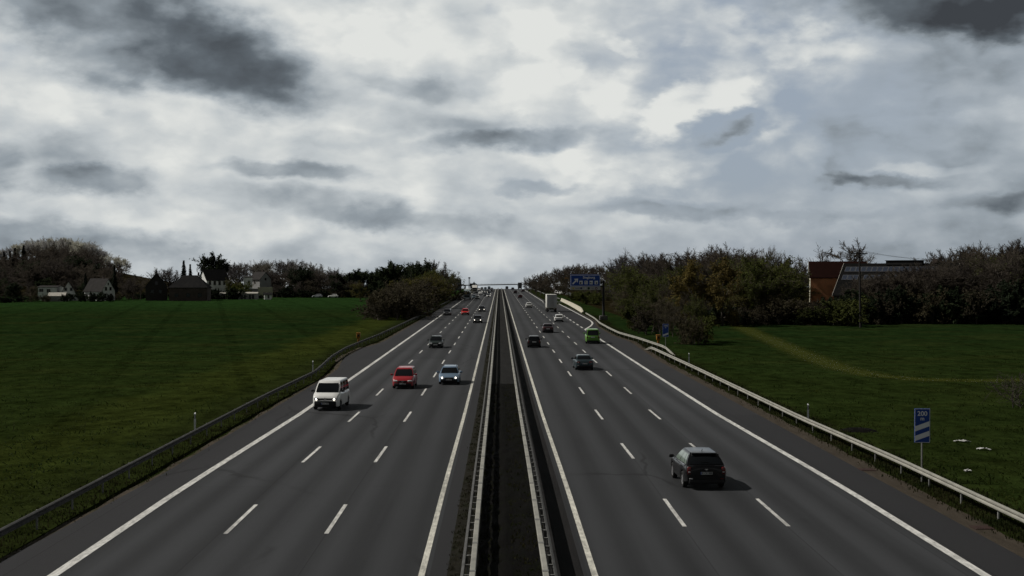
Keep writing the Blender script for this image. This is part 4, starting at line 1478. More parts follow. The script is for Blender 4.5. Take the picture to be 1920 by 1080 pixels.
M_TRW = mat("truck white panel", (0.66, 0.65, 0.60), .5, vary=(1, .08))
M_TRG = mat("truck door grey", (0.52, 0.53, 0.54), .5, vary=(2, .12))
M_TRD = mat("truck dark panel", (0.06, 0.062, 0.07), .5, vary=(1, .15))
M_TRB = mat("truck cab pale blue", (0.30, 0.36, 0.38), .4, vary=(1, .1))
lorry('white box truck with grey rear doors casting a shadow in the outer lane', (12.9, 323), True, M_TRW, M_TRW, M_TRG, 'lorries on the motorway', 4.35)
lorry('dark lorry crossing the crest on the outer lane of the right carriageway', (13.2, 845), True, M_TRD, M_TRD, M_TRD, 'lorries on the motorway', 4.3)
lorry('oncoming lorry with pale cab in the outer lane beside the hedge', (-12.0, 484), False, M_TRW, M_TRB, M_TRG, 'lorries on the motorway', 3.9)
lorry('second oncoming lorry close behind the pale lorry', (-12.1, 640), False, M_TRG, M_TRW, M_TRG, 'lorries on the motorway', 4.0)

# ------------------------------------------------------------------ far road furniture
# sign seen from behind by the hedge
t = thing('gantry_sign', 'back of a tall grey road sign sticking out behind the left hedge', 'road sign', (xat(858, 520), 520, 0))
p = MB(); p.bbox((0, 0, 5.2), (3.0, .12, 4.6), .04); p.build('panel', M_SIGNBACK, t)
p = MB()
for zz in (3.6, 5.2, 6.8):
    p.box((0, .12, zz), (2.9, .1, .14))
p.build('stiffener', M_STEEL_D, t)
for sx in (-1, 1):
    p = MB(); p.tube([(sx * 1.0, .22, -.2), (sx * 1.0, .22, 7.2)], .1, 8); p.build('post', M_STEEL_D, t)
t = thing('lattice_mast', 'thin dark mast standing at the crest left of the road', 'mast', (xat(880, 840), 840, gz(0, 840)))
p = MB()
hm = zat(521, 840) - gz(0, 840)
for sx in (-1, 1):
    for sy in (-1, 1):
        p.tube([(sx * .4, sy * .4, 0), (sx * .3, sy * .3, hm)], .09, 4)
for i in range(9):
    z0, z1 = hm * i / 9, hm * (i + 1) / 9
    for sy in (-1, 1):
        p.tube([(-.36, sy * .36, z0), (.36, sy * .36, z1)], .05, 4)
        p.tube([(.36, sy * .36, z0), (-.36, sy * .36, z1)], .05, 4)
p.build('lattice', M_BLACK, t)
p = MB(); p.bbox((0, 0, hm), (1.3, .9, .8), .1); p.build('head', M_BLACK, t)
# overpass beyond the crest
DB = 1150
t = thing('road_bridge', 'thin far road bridge crossing the motorway beyond the crest', 'bridge', (0, DB, 0))
zl, zr = zat(535.5, DB), zat(531, DB)
p = MB()
xl, xr = xat(790, DB), xat(1040, DB)
p.loft([[(x, -4, z), (x, 4, z), (x, 4, z - .5), (x, 2, z - .8), (x, -2, z - .8), (x, -4, z - .5)] for x, z in ((xl, zl), (xr, zr))], True, True)
p.build('deck', M_CONC_D, t)
p = MB()
for i in range(41):
    x = lerp(xl, xr, i / 40); z = lerp(zl, zr, i / 40)
    p.box((x, -3.9, z + .4), (.06, .06, .8))
p.loft([[(x, -3.95, z + .8), (x, -3.85, z + .8), (x, -3.85, z + .86), (x, -3.95, z + .86)] for x, z in ((xl, zl), (xr, zr))], True, True)
p.build('railing', M_STEEL_D, t)
for x in (-30, 30):
    p = MB(); p.box((x, 0, -4), (1.0, 3, 7.4)); p.build('pier', M_CONC_D, t)

# utility pole with wires
PX, PY = xat(1613, 231), 231.0
t = thing('utility_pole', 'tall dark wooden power pole with crossarm in the right field', 'utility pole', (PX, PY, 0))
hp = zat(467, PY)
p = MB(); p.tube([(0.25, 0, -.3), (.1, 0, hp * .5), (0, 0, hp)], [.21, .17, .13], 10); p.build('pole', mat("tarred timber", (.022, .020, .019), .9, vary=(3, .3)), t, smooth=50)
p = MB(); p.box((-.1, -.15, hp - .75), (3.0, .14, .16), (0, R(2), 0)); p.box((0, -.1, hp - 1.2), (.1, .1, .9), (0, R(30), 0)); p.build('crossarm', M_BLACK, t)
for k in (-1.35, -.5, .5, 1.25):
    p = MB(); p.tube([(k - .1, -.15, hp - .70), (k - .1, -.15, hp - .42)], [.07, .04], 8); p.build('insulator', M_STEEL_D, t)
wires = [((-1.45, 0), (xat(1478, 430) - PX, 430 - PY, zat(489, 430))), ((-.6, 0), (xat(1485, 430) - PX, 430 - PY, zat(491, 430))),
         ((.4, 0), (xat(1800, 300) - PX + 6, 300 - PY, zat(478, 300))), ((1.15, 0), (xat(1800, 300) - PX + 8, 300 - PY, zat(480, 300)))]
for (a, c) in wires:
    p = MB()
    s0 = Vector((a[0], -.15, hp - .42)); s1 = Vector(c)
    p.tube([s0.lerp(s1, i / 10) - Vector((0, 0, 1.2 * (1 - (2 * i / 10 - 1) ** 2))) for i in range(11)], .018, 4)
    p.build('wire', M_BLACK, t)

# bird
t = thing('bird', 'small dark bird gliding in front of the big grey cloud', 'bird', (xat(337, 420), 420, zat(85, 420)), R(30))
p = MB()
p.tube([(0, -.24, 0), (0, -.12, .02), (0, .05, .03), (0, .18, .02), (0, .25, .0)], [.01, .05, .07, .045, .01], 8)
p.build('body', M_BLACK, t, smooth=60)
for sx in (-1, 1):
    p = MB(); p.add([(sx * .04, .10, .03), (sx * .32, .14, .14), (sx * .62, .0, .10), (sx * .34, -.03, .13), (sx * .04, -.08, .03)], [(0, 1, 3, 4), (1, 2, 3)]); p.build('wing', M_BLACK, t)


# ------------------------------------------------------------------ buildings
def house(name, label, px, D, w, d, he, hr, rz, wall, roof, hip=0.0, wins=(), gwins=(), chim=True, over=.35, z0=None, cat='house', group=None, door=False, rwins=0, trim=None, gable=None, frame=None):
    """ridge along local x; front (-y) faces the camera when rz = 0"""
    x = xat(px, D)
    t = thing(name, label, cat, (x, D, gz(x, D) if z0 is None else z0), R(rz), group)
    p = MB()
    hx, hy = w / 2, d / 2
    if hip:
        p.box((0, 0, he / 2 - .5), (w, d, he + 1))
    else:
        vs = [(-hx, -hy, -1), (hx, -hy, -1), (hx, hy, -1), (-hx, hy, -1), (-hx, -hy, he), (hx, -hy, he), (hx, hy, he), (-hx, hy, he), (-hx, 0, hr - .06), (hx, 0, hr - .06)]
        p.add(vs, [(0, 1, 5, 4), (1, 2, 6, 9, 5), (2, 3, 7, 6), (3, 0, 4, 8, 7), (4, 5, 9, 8), (6, 7, 8, 9), (0, 3, 2, 1)])
    if gable and not hip:
        p.mi[3] = 1
    p.build('wall', [wall, gable or wall], t)
    r = MB()
    sl = (hr - he) / hy
    th = .16
    ox = over
    if hip:
        k = hx - hip
        e = over
        lo = [(-hx - e, -hy - e, he - e * sl), (hx + e, -hy - e, he - e * sl), (hx + e, hy + e, he - e * sl), (-hx - e, hy + e, he - e * sl)]
        vs = lo + [(-k, 0, hr), (k, 0, hr)] + [(a, b_, c - th) for a, b_, c in lo]
        r.add(vs, [(0, 1, 5, 4), (1, 2, 5), (2, 3, 4, 5), (3, 0, 4), (0, 6, 7, 1), (1, 7, 8, 2), (2, 8, 9, 3), (3, 9, 6, 0), (6, 9, 8, 7)])
    else:
        for sy in (-1, 1):
            ye, ze = sy * (hy + over), he - over * sl
            r.add([(-hx - ox, 0, hr + .02), (hx + ox, 0, hr + .02), (hx + ox, ye, ze), (-hx - ox, ye, ze),
                   (-hx - ox, 0, hr + .02 + th), (hx + ox, 0, hr + .02 + th), (hx + ox, ye, ze + th), (-hx - ox, ye, ze + th)],
                  [(0, 1, 2, 3), (4, 7, 6, 5), (0, 4, 5, 1), (1, 5, 6, 2), (2, 6, 7, 3), (3, 7, 4, 0)])
    ro = r.build('roof', roof, t)
    if trim:
        q = MB()
        for sx in (-1, 1):
            for sy in (-1, 1):
                ye, ze = sy * (hy + over), he - over * sl
                q.add([(sx * (hx + ox + .01), 0, hr + .25), (sx * (hx + ox + .01), ye, ze + .25), (sx * (hx + ox + .01), ye, ze - .12), (sx * (hx + ox + .01), 0, hr - .12),
                       (sx * (hx + ox + .07), 0, hr + .25), (sx * (hx + ox + .07), ye, ze + .25), (sx * (hx + ox + .07), ye, ze - .12), (sx * (hx + ox + .07), 0, hr - .12)],
                      [(0, 1, 2, 3), (4, 7, 6, 5), (0, 4, 5, 1), (1, 5, 6, 2), (2, 6, 7, 3), (3, 7, 4, 0)])
        q.build('bargeboard', trim, ro)
    if chim:
        q = MB(); q.bbox((w * .22, .1, hr + .35), (.55, .55, 1.3), .03); q.box((w * .22, .1, hr + 1.03), (.65, .65, .1)); q.build('chimney', M_BRICKD, ro)
    for (x_, z_, ww, wh) in wins:        # on the camera-side wall
        q = MB(); q.box((x_, -hy - .02, z_), (ww + .16, .09, wh + .16)); fo = q.build('window', frame or M_TRIM, t)
        q = MB(); q.box((x_ - ww * .26, -hy - .062, z_), (ww * .44, .02, wh)); q.box((x_ + ww * .26, -hy - .062, z_), (ww * .44, .02, wh)); q.build('pane', M_WGLASS, fo)
    for (sx, y_, z_, ww, wh) in gwins:   # on a gable wall
        q = MB(); q.box((sx * (hx + .02), y_, z_), (.09, ww + .16, wh + .16)); fo = q.build('window', frame or M_TRIM, t)
        q = MB(); q.box((sx * (hx + .062), y_, z_), (.02, ww, wh)); q.build('pane', M_WGLASS, fo)
    if door:
        q = MB(); q.box((-.2, -hy - .03, 1.05), (1.0, .08, 2.1)); q.build('door', M_TIMBER, t)
    return t


V = 'houses of the village behind the left meadow'
house('house', 'white house with grey roof and windowed gable at the foot of the wooded hill', 189, 468, 8.0, 6.6, 3.5, 7.7, -27, M_RENDERW, M_TILE_G,
      wins=[(-3.0, 1.6, .9, 1.3), (-1.2, 1.6, .9, 1.3)], gwins=[(1, -1.5, 1.7, 1.1, 1.5), (1, 1.4, 1.7, 1.1, 1.5), (1, -1.1, 4.2, .9, 1.2), (1, 1.1, 4.2, .9, 1.2), (1, 0, 5.9, .5, .8)], group=V, door=True)
house('house', 'small house with a white pointed gable and steep dark roof beside the white house', 131, 470, 8.0, 6.4, 1.4, 6.7, 108, M_RENDERW, M_TILE_D,
      gwins=[(-1, -.9, 4.0, .8, 1.0), (-1, .9, 4.0, .8, 1.0), (-1, 0, 1.4, 3.2, 1.6)], group=V, over=.5)
house('bungalow', 'low pale flat-roofed bungalow left of the white pointed gable', 98, 474, 6.8, 7, 4.7, 5.1, 0, M_RENDERW, M_TILE_G, wins=[(-2.2, 3.6, 1.4, 1.0), (0.4, 3.4, 1.2, 1.2)], chim=False, group=V)
house('garage', 'garage with a pale sloping roof in front of the small white gable', 111, 455, 5.2, 4.6, 1.9, 2.9, 8, M_RENDERG, M_TRIM, chim=False, group=V, cat='garage')
house('house', 'dark timbered gable house between bare trees', 295, 470, 9.0, 7.4, 5.0, 9.8, 104, M_TIMBER, M_TILE_D, frame=M_TIMBER, gwins=[(-1, -1.4, 3.2, 1, 1.2), (-1, 1.4, 3.2, 1, 1.2), (-1, 0, 6.2, .9, 1.1)], group=V)
house('house', 'wide dark brick house with hipped black roof', 358, 466, 13.2, 9, 5.0, 9.0, 4, M_BRICKD, M_TILE_D, hip=4.2, frame=M_TIMBER, wins=[(-4, 2.0, 1.2, 1.2), (0, 2.0, 1.2, 1.2), (4, 2.0, 1.2, 1.2)], group=V)
house('house', 'white house with tall gable and a row of windows above the dark brick house', 402, 506, 9.0, 6.6, 7.2, 11.0, 38, M_RENDERW, M_TILE_D,
      wins=[(-3.2, 5.9, .9, 1.5), (-1.2, 5.9, .9, 1.5), (.8, 5.9, .9, 1.5), (2.8, 5.9, .9, 1.5)], gwins=[(-1, 0, 6.4, .9, 1.2)], group=V, chim=False)
house('house', 'white cube house with flat top between green bushes', 466, 520, 3.3, 5, 8.0, 8.3, 10, M_RENDERW, M_TILE_G, chim=True, wins=[(.4, 6.2, .7, .9)], group=V)
house('house', 'house with a light grey slanted roof right of the white cube house', 489, 530, 6.0, 6, 7.2, 10.0, -38, M_RENDERG, M_TILE_G, group=V, wins=[(0, 6, 1.1, 1.2)], gwins=[(1, 0, 7.2, 1, 1.1)])
house('house', 'house with a big dark roof at the edge of the bare trees', 505, 545, 7.0, 8, 6.2, 9.6, -20, M_RENDERG, M_TILE_D, group=V, chim=False)
house('house', 'narrow pale gable house peeping out of the bare trees', 594, 560, 3.4, 4, 7.2, 8.9, 98, M_RENDERG, M_TILE_D, group=V, chim=False, gwins=[(-1, 0, 7.0, .6, .9)])
house('garage', 'row of low garages with pale roof edge at the far end of the meadow', 450, 492, 13.5, 5, 2.1, 2.5, 2, M_RENDERG, M_TRIM, chim=False, group=V, wins=[(-4.8, .9, 2.2, 1.7), (-1.8, .9, 2.2, 1.7), (1.8, .9, 2.2, 1.7), (4.8, .9, 2.2, 1.7)], cat='garage')
house('shed', 'small white shed right of the garage row', 503, 488, 2.6, 2.4, 1.8, 2.4, 12, M_RENDERW, M_TILE_D, chim=False, group=V, wins=[(.2, 1.0, .5, 1.2)], cat='shed')
p = MB(); p.bbox((0, 0, 2.1), (5.8, .25, 4.2), .03); p.box((0, 0, 4.25), (6.0, .4, .12))
x = xat(498, 512); tag(p.build('garden_wall', M_RENDERC, None, (x, 512, 0)), 'beige garden wall catching light behind the garage row', 'wall')
p = MB(); p.bbox((0, 0, 1.9), (7.4, .25, 3.6), .03); p.box((0, 0, 3.75), (7.6, .4, .12))
x = xat(467, 508); tag(p.build('garden_wall', M_RENDERG, None, (x, 508, 0)), 'grey garden wall below the white cube house', 'wall')
for (px, lb, pnt) in [(605, 'silver car parked at the far hedge of the left meadow', 'silver'), (635, 'white car parked at the far hedge of the left meadow', 'white')]:
    c = car('hatch', pnt, lb, 'car', (xat(px, 520), 520), True, detail=0, group='cars parked behind the meadow', rz=R(80), plate=False)

house('barn', 'brick barn with dark red roof catching orange light behind the hedge', 1572, 305, 12.6, 8.5, 8.7, 12.2, -11.5, M_BRICKO, M_TILE_R, gable=M_RENDERC, chim=False, over=.3, gwins=[(-1, 0, 9.0, .7, .9)], wins=[(1.6, 6.4, .8, .8)], trim=M_TRIM, cat='barn')
# big barn with solar panels
xb, yb = xat(1690, 284), 284.0
bt_ = house('barn', 'long dark barn with solar panels on its roof and a pale verge board', 1690, 286, 25.0, 13.0, 4.9, 11.6, -36, M_TIMBER, M_SHEET, chim=False, over=.3, trim=M_TRIM, cat='barn')
hy, he, hr = 6.5, 4.9, 11.6
sl = (hr - he) / hy
for r_ in range(2):
    for k in range(19):
        if r_ == 1 and (k % 4 == 3 or k > 15):
            continue
        y_c = -1.3 - r_ * 1.75
        z_c = hr - (-y_c) * sl + .02 + .22
        x_c = -11.4 + k * 1.22
        q = MB(); q.box((0, 0, 0), (1.16, 1.62 * math.hypot(1, sl) * .62, .05))
        pnl = q.build('solar_panel', M_ALU, bt_, (x_c, y_c, z_c))
        pnl.rotation_euler = (math.atan(sl), 0, 0)
        q = MB(); q.box((0, 0, .028), (1.02, 1.62 * math.hypot(1, sl) * .62 - .14, .012)); q.build('cells', M_PV, pnl)
q = MB(); q.box((1.0, 0, hr + .30), (8.0, 1.2, .9)); q.box((1.0, 0, hr + .79), (8.4, 1.6, .10)); q.build('ridge_vent', M_TILE_D, bt_)
q = MB(); q.bbox((7.6, .2, hr + .6), (1.0, .8, 1.0), .05); q.build('chimney', M_BRICKD, bt_)

# filling station beyond the exit
t = thing('filling_station', 'filling station with white flat canopy beyond the exit', 'filling station', (xat(1047, 640), 640, gz(xat(1047, 640), 640)))
zc = zat(532.5, 640) - t.location.z
p = MB(); p.bbox((0, 0, zc), (6.2, 7, .75), .05); p.build('canopy', mat("canopy white", (.8, .8, .78), .5), t)
for sx in (-2.4, 2.4):
    p = MB(); p.tube([(sx, 0, -1), (sx, 0, zc)], .18, 8); p.build('pillar', M_STEEL_D, t)
p = MB(); p.bbox((1.4, 6, zc * .38), (6.5, 5, max(1.4, zc * .76)), .05); p.build('shop', mat("shop wall", (.26, .22, .21), .8, vary=(1, .15)), t)
p = MB(); p.box((1.4, 3.46, zc * .38), (5.2, .04, max(.8, zc * .4))); p.build('shop_window', M_WGLASS, t)
t = thing('totem_sign', 'round orange sign on a post beside the filling station', 'sign', (xat(1062.5, 600), 600, gz(xat(1062.5, 600), 600)))
zc = zat(524, 600) - t.location.z
p = MB(); p.tube([(0, 0, -.2), (0, 0, zc)], .12, 8); p.build('post', M_STEEL_D, t)
p = MB(); p.tube([(0, -.1, zc), (0, .1, zc)], 1.05, 20); p.build('disc', M_ORANGE, t)
car('van', 'white', 'white van parked at the filling station', 'van', (xat(1058, 600), 600), False, detail=0, group='vans on the motorway', rz=R(50))
bpy.context.view_layer.update()

# ------------------------------------------------------------------ trees
VEG = {}


def quads_mesh(name, C, A, B, mats, mi=None):
    """many quads at once: centre C, half-vectors A and B (n,3)"""
    n = len(C)
    V_ = np.empty((n, 4, 3))
    V_[:, 0] = C - A - B
    V_[:, 1] = C + A - B
    V_[:, 2] = C + A + B
    V_[:, 3] = C - A + B
    me = bpy.data.meshes.new(name)
    me.vertices.add(n * 4)
    me.vertices.foreach_set('co', V_.reshape(-1))
    me.loops.add(n * 4)
    me.loops.foreach_set('vertex_index', np.arange(n * 4, dtype=np.int32))
    me.polygons.add(n)
    me.polygons.foreach_set('loop_start', np.arange(0, n * 4, 4, dtype=np.int32))
    me.polygons.foreach_set('loop_total', np.full(n, 4, dtype=np.int32))
    for m in mats:
        me.materials.append(m)
    if mi is not None:
        me.polygons.foreach_set('material_index', mi.astype(np.int32))
    me.update(calc_edges=True)
    return me


def unit(a):
    return a / np.maximum(np.linalg.norm(a, axis=-1, keepdims=True), 1e-9)


def broadleaf(seed, h=12.0, spread=.55, trunk=.22, limbs=8, sub=6, leafy=0, leafsize=.16, twigs=12, bark=None, twigm=None, leafm=None, stems=1, up=.35, shape=1.0, tw=1.0, lead=.80, tip=.42):
    """trunk and limbs (mesh 1); twigs and leaves (mesh 2); height h, origin at the foot"""
    rg = np.random.default_rng(seed)
    tb = MB()
    tips = []          # start, direction, length of the fine branches

    def branch(p, d, ln, r, lev):
        n = 4 if lev < 2 else 3
        pts, rad = [p.copy()], [r]
        q = p.copy(); dd = d.copy()
        for i in range(n):
            dd = dd + rg.normal(0, .16, 3) + np.array([0, 0, up * .22])
            dd /= np.linalg.norm(dd)
            q = q + dd * ln / n
            pts.append(q.copy()); rad.append(r * (1 - .72 * (i + 1) / n))
        if lev <= 2:
            tb.tube([tuple(x) for x in pts], rad, 6 if lev == 0 else 4, cap=False)
        if lev == 2:
            tips.append((pts, ln))
            return
        k = limbs if lev == 0 else sub
        for j in range(k):
            f = (trunk + (1 - trunk) * (j + rg.random()) / k) if lev == 0 else (.25 + .75 * (j + rg.random()) / k)
            i = min(int(f * n), n - 1)
            s_ = pts[i] + (pts[i + 1] - pts[i]) * (f * n - i)
            ax = unit(pts[i + 1] - pts[i])
            a = rg.random() * 6.283
            perp = unit(np.cross(ax, [math.cos(a), math.sin(a), .3]))
            ang = rg.uniform(.55, 1.15) if lev == 0 else rg.uniform(.45, 1.1)
            nd = ax * math.cos(ang) + perp * math.sin(ang)
            if lev == 0:
                fac = math.sin(math.pi * min(1, max(0.12, (f - trunk * .55) / (1 - trunk * .55))) ** shape) * .70 + tip
                l2 = h * spread * fac * rg.uniform(.75, 1.1)
            else:
                l2 = ln * rg.uniform(.38, .62)
            branch(s_, nd, l2, max(.012, r * (.5 if lev == 0 else .45) * (1 - .5 * f)), lev + 1)
        if lev == 1:
            tips.append((pts, ln * .6))
    for sN in range(stems):
        if stems == 1:
            branch(np.zeros(3) - [0, 0, .2], np.array([rg.normal(0, .05), rg.normal(0, .05), 1.0]), h * lead, h * .020, 0)
        else:
            a = rg.random() * 6.283
            o = rg.uniform(.1, .9) * h * spread * .6
            branch(np.array([math.cos(a) * o, math.sin(a) * o, -.2]), unit(np.array([math.cos(a) * rg.uniform(.1, .7), math.sin(a) * rg.uniform(.1, .7), 1.0])), h * rg.uniform(.55, .9), h * .010 + .02, 0)
    C, A, B, MI = [], [], [], []
    for pts, ln in tips:
        P = np.array(pts)
        m = twigs
        f = rg.random(m) * (len(P) - 1)
        i = np.minimum(f.astype(int), len(P) - 2)
        s_ = P[i] + (P[i + 1] - P[i]) * (f - i)[:, None]
        ax = unit(P[i + 1] - P[i])
        d = unit(ax + rg.normal(0, .75, (m, 3)) + [0, 0, up * .8])
        l_ = rg.uniform(.30, .85, m) * min(1.5, max(.5, ln * .55)) * h / 12
        hv = d * (l_ / 2)[:, None]
        wd = unit(np.cross(d, rg.normal(0, 1, (m, 3)))) * (rg.uniform(.010, .022, m) * tw * max(.8, h / 10))[:, None]
        C.append(s_ + hv); A.append(hv); B.append(wd); MI.append(np.zeros(m))
        if leafy:
            e = s_ + d * (l_ * rg.uniform(.3, 1.05, m))[:, None]
            e = np.repeat(e, leafy, 0) + rg.normal(0, .20 * h / 10, (m * leafy, 3))
            a1 = unit(rg.normal(0, 1, e.shape)); a2 = unit(np.cross(a1, rg.normal(0, 1, e.shape)))
            sz = rg.uniform(.5, 1.2, (len(e), 1)) * leafsize
            C.append(e); A.append(a1 * sz); B.append(a2 * sz * .62); MI.append(np.ones(len(e)))
    C, A, B, MI = map(np.concatenate, (C, A, B, MI))
    C[:, 2] = np.maximum(C[:, 2], .08)
    k = h / max(1e-6, np.percentile(C[:, 2], 99.6))
    crown = quads_mesh('crown', C * k, A * k, B * k, [twigm, leafm or twigm], MI)
    tb.v = [(x * k, y * k, z * k) for x, y, z in tb.v]
    tr = tb.mesh('trunk', bark)
    tr.shade_smooth()
    return tr, crown, h


def conifer(seed, h=14.0, w=.20, needle=None, bark=None, narrow=1.0):
    rg = np.random.default_rng(seed)
    tb = MB(); tb.tube([(0, 0, -.3), (0, 0, h * .5), (0, 0, h)], [h * .016, h * .010, .02], 7)
    C, A, B = [], [], []
    layers = 34
    for i in range(layers):
        f = i / (layers - 1)
        z = h * (.07 + .92 * f)
        r = h * w * (1 - f) ** .85 * rg.uniform(.75, 1.15) + .12
        for k in range(int(8 + 8 * (1 - f))):
            a = rg.random() * 6.283
            rr_ = r * rg.uniform(.7, 1.1)
            n = 7
            t_ = np.linspace(.12, 1, n)
            p = np.stack([math.cos(a) * rr_ * t_, math.sin(a) * rr_ * t_, z - rr_ * (.30 * t_ + .18 * t_ ** 2) + rg.normal(0, .05, n)], 1)
            p += rg.normal(0, .10, p.shape)
            d = unit(np.array([math.cos(a), math.sin(a), -.5]))
            C.append(p)
            A.append(np.tile(d * (rr_ / n * .9 + .1), (n, 1)))
            sd = np.cross(d, [0, 0, 1]) + rg.normal(0, .35, (n, 3))
            B.append(unit(sd) * (rg.uniform(.10, .24, (n, 1)) * h / 12 * (1.25 - .6 * t_[:, None])))
    crown = quads_mesh('crown', np.concatenate(C), np.concatenate(A), np.concatenate(B), [needle])
    return tb.mesh('trunk', bark), crown, h


def proto(kind, k):
    key = (kind, k)
    if key in VEG:
        return VEG[key]
    sd = 100 * k + sum(map(ord, kind))
    if kind == 'bare':
        r = broadleaf(sd, 13, .46, .16, 10, 8, 0, twigs=36, bark=M_BARK, twigm=M_TWIG, tw=1.5)
    elif kind == 'greybare':
        r = broadleaf(sd, 14, .44, .18, 10, 8, 0, twigs=36, bark=M_BARK, twigm=M_TWIG_G, tw=1.5)
    elif kind == 'pale':
        r = broadleaf(sd, 15, .44, .18, 10, 8, 0, twigs=28, bark=M_BARK_P, twigm=M_TWIG_P, up=.5, tw=2.4)
    elif kind == 'oak':
        r = broadleaf(sd, 13, .56, .22, 14, 9, 0, twigs=46, bark=M_BARK, twigm=M_TWIG, up=.30, tw=1.7, lead=.58, tip=.45)
    elif kind == 'olive':
        r = broadleaf(sd, 11, .48, .10, 10, 7, 4, .115, twigs=18, tw=1.4, bark=M_BARK, twigm=M_TWIG, leafm=M_OLIVE)
    elif kind == 'yolive':
        r = broadleaf(sd, 11, .46, .08, 10, 7, 3, .15, twigs=16, bark=M_BARK, twigm=M_TWIG, leafm=M_YOLIVE)
    elif kind == 'gold':
        r = broadleaf(sd, 11, .46, .08, 10, 7, 5, .15, twigs=16, bark=M_BARK, twigm=M_TWIG, leafm=M_GOLD)
    elif kind == 'brownish':
        r = broadleaf(sd, 10, .52, .06, 10, 7, 2, .085, twigs=28, tw=1.4, bark=M_BARK, twigm=M_TWIG, leafm=M_BRAMBLE)
    elif kind == 'evergreen':
        r = broadleaf(sd, 12, .42, .10, 15, 8, 4, .20, twigs=14, bark=M_BARK, twigm=M_TWIG, leafm=M_DARKLEAF)
    elif kind == 'spruce':
        r = conifer(sd, 14, .17, M_NEEDLE, M_BARK)
    elif kind == 'bush':
        r = broadleaf(sd, 4, .60, .04, 6, 5, 1, .10, twigs=16, bark=M_BARK, twigm=M_TWIG, leafm=M_BRAMBLE, stems=5)
    elif kind == 'greenbush':
        r = broadleaf(sd, 4, .60, .04, 6, 5, 3, .10, twigs=14, bark=M_BARK, twigm=M_TWIG, leafm=M_OLIVE, stems=5)
    elif kind == 'darkbush':
        r = broadleaf(sd, 4, .60, .03, 6, 5, 3, .13, twigs=14, bark=M_BARK, twigm=M_TWIG, leafm=M_DARKLEAF, stems=5)
    elif kind == 'twiggy':
        r = broadleaf(sd, 3, .7, .04, 7, 5, 0, twigs=18, bark=M_BARK, twigm=M_TWIG, stems=4)
    VEG[key] = r
    return r


NAMES = {'bare': 'bare_tree', 'greybare': 'bare_tree', 'pale': 'pale_tree', 'oak': 'round_tree', 'olive': 'budding_tree', 'yolive': 'yellow_tree', 'gold': 'yellow_tree', 'brownish': 'brown_tree',
         'evergreen': 'evergreen_tree', 'spruce': 'spruce', 'bush': 'bush', 'greenbush': 'green_bush', 'darkbush': 'evergreen_bush', 'twiggy': 'bare_shrub'}
TR = random.Random(77)


def plant(kind, px, D, ytop, label, group=None, wide=1.0, x=None, sink=0.0):
    tr_, cr_, h0 = proto(kind, TR.randrange(3))
    x = xat(px, D) if x is None else x
    z0 = gz(x, D)
    h = max(.8, zat(ytop, D) - z0)
    k = h / h0
    bushy = kind in ('bush', 'greenbush', 'darkbush', 'twiggy')
    t = thing(NAMES[kind], label, 'bush' if bushy else 'tree', (x, D, z0 - sink), TR.uniform(0, 6.28), group)
    sx = k * wide * TR.uniform(.92, 1.1)
    for nm, me in (('trunk' if not bushy else 'stem', tr_), ('crown' if not bushy else 'foliage', cr_)):
        o = link(nm, me, t)
        o.scale = (sx, sx, k)
    return t


def sil(tab, x):
    return float(np.interp(x, [a for a, b in tab], [b for a, b in tab]))


def wood(n, tab, x0, x1, dr, kinds, label, group, drop=(0, 8), wide=1.0):
    """fill a wood whose skyline is tab with single trees"""
    for i in range(n):
        px = x0 + (x1 - x0) * (i + TR.random()) / n
        kd = kinds[TR.randrange(len(kinds))]
        D = TR.uniform(*dr)
        lb = label[kd] if isinstance(label, dict) else label
        plant(kd, px, D, sil(tab, px) + TR.uniform(*drop), lb, group + ' (%s)' % NAMES[kd].replace('_', ' '), wide)


# wooded hill, far left
hill = [(-60, 470), (0, 466), (40, 456), (70, 448), (100, 444), (140, 447), (170, 455), (200, 470), (225, 482), (255, 497), (275, 512), (300, 520)]
wood(48, hill, -40, 240, (690, 760), ['pale'], 'pale grey bare tree in the top row of the wooded hill', 'trees on the wooded hill', (0, 5), 1.0)
lb_h = {'bare': 'brown bare tree on the slope of the wooded hill behind the village', 'greybare': 'brown bare tree on the slope of the wooded hill behind the village', 'spruce': 'dark spruce standing among the bare trees of the wooded hill', 'evergreen': 'dark evergreen tree at the foot of the wooded hill'}
wood(44, hill, -40, 285, (610, 680), ['bare'], lb_h, 'trees on the wooded hill', (12, 34), 1.3)
wood(36, [(x, y + 34) for x, y in hill], -30, 280, (540, 610), ['bare', 'bare', 'evergreen'], lb_h, 'trees on the wooded hill', (0, 14), 1.3)
wood(5, hill, 0, 60, (600, 650), ['spruce'], lb_h, 'trees on the wooded hill', (6, 20), 1.1)
dark_lb = {'evergreen': 'dark evergreen tree at the village edge on the far left', 'bare': 'brown bare tree at the village edge on the far left', 'spruce': 'dark spruce at the village edge on the far left'}
wood(14, [(-40, 515), (0, 508), (60, 520), (160, 522), (280, 525)], -30, 290, (490, 525), ['evergreen', 'bare', 'bare'], dark_lb, 'trees at the village edge', (0, 12), 1.2)
wood(7, [(-40, 520), (75, 535)], -30, 78, (440, 470), ['evergreen', 'brownish'], {'evergreen': 'dark evergreen tree beside the bungalow at the meadow edge', 'brownish': 'brown thicket tree beside the bungalow at the meadow edge'}, 'trees beside the bungalow', (0, 10), 1.3)
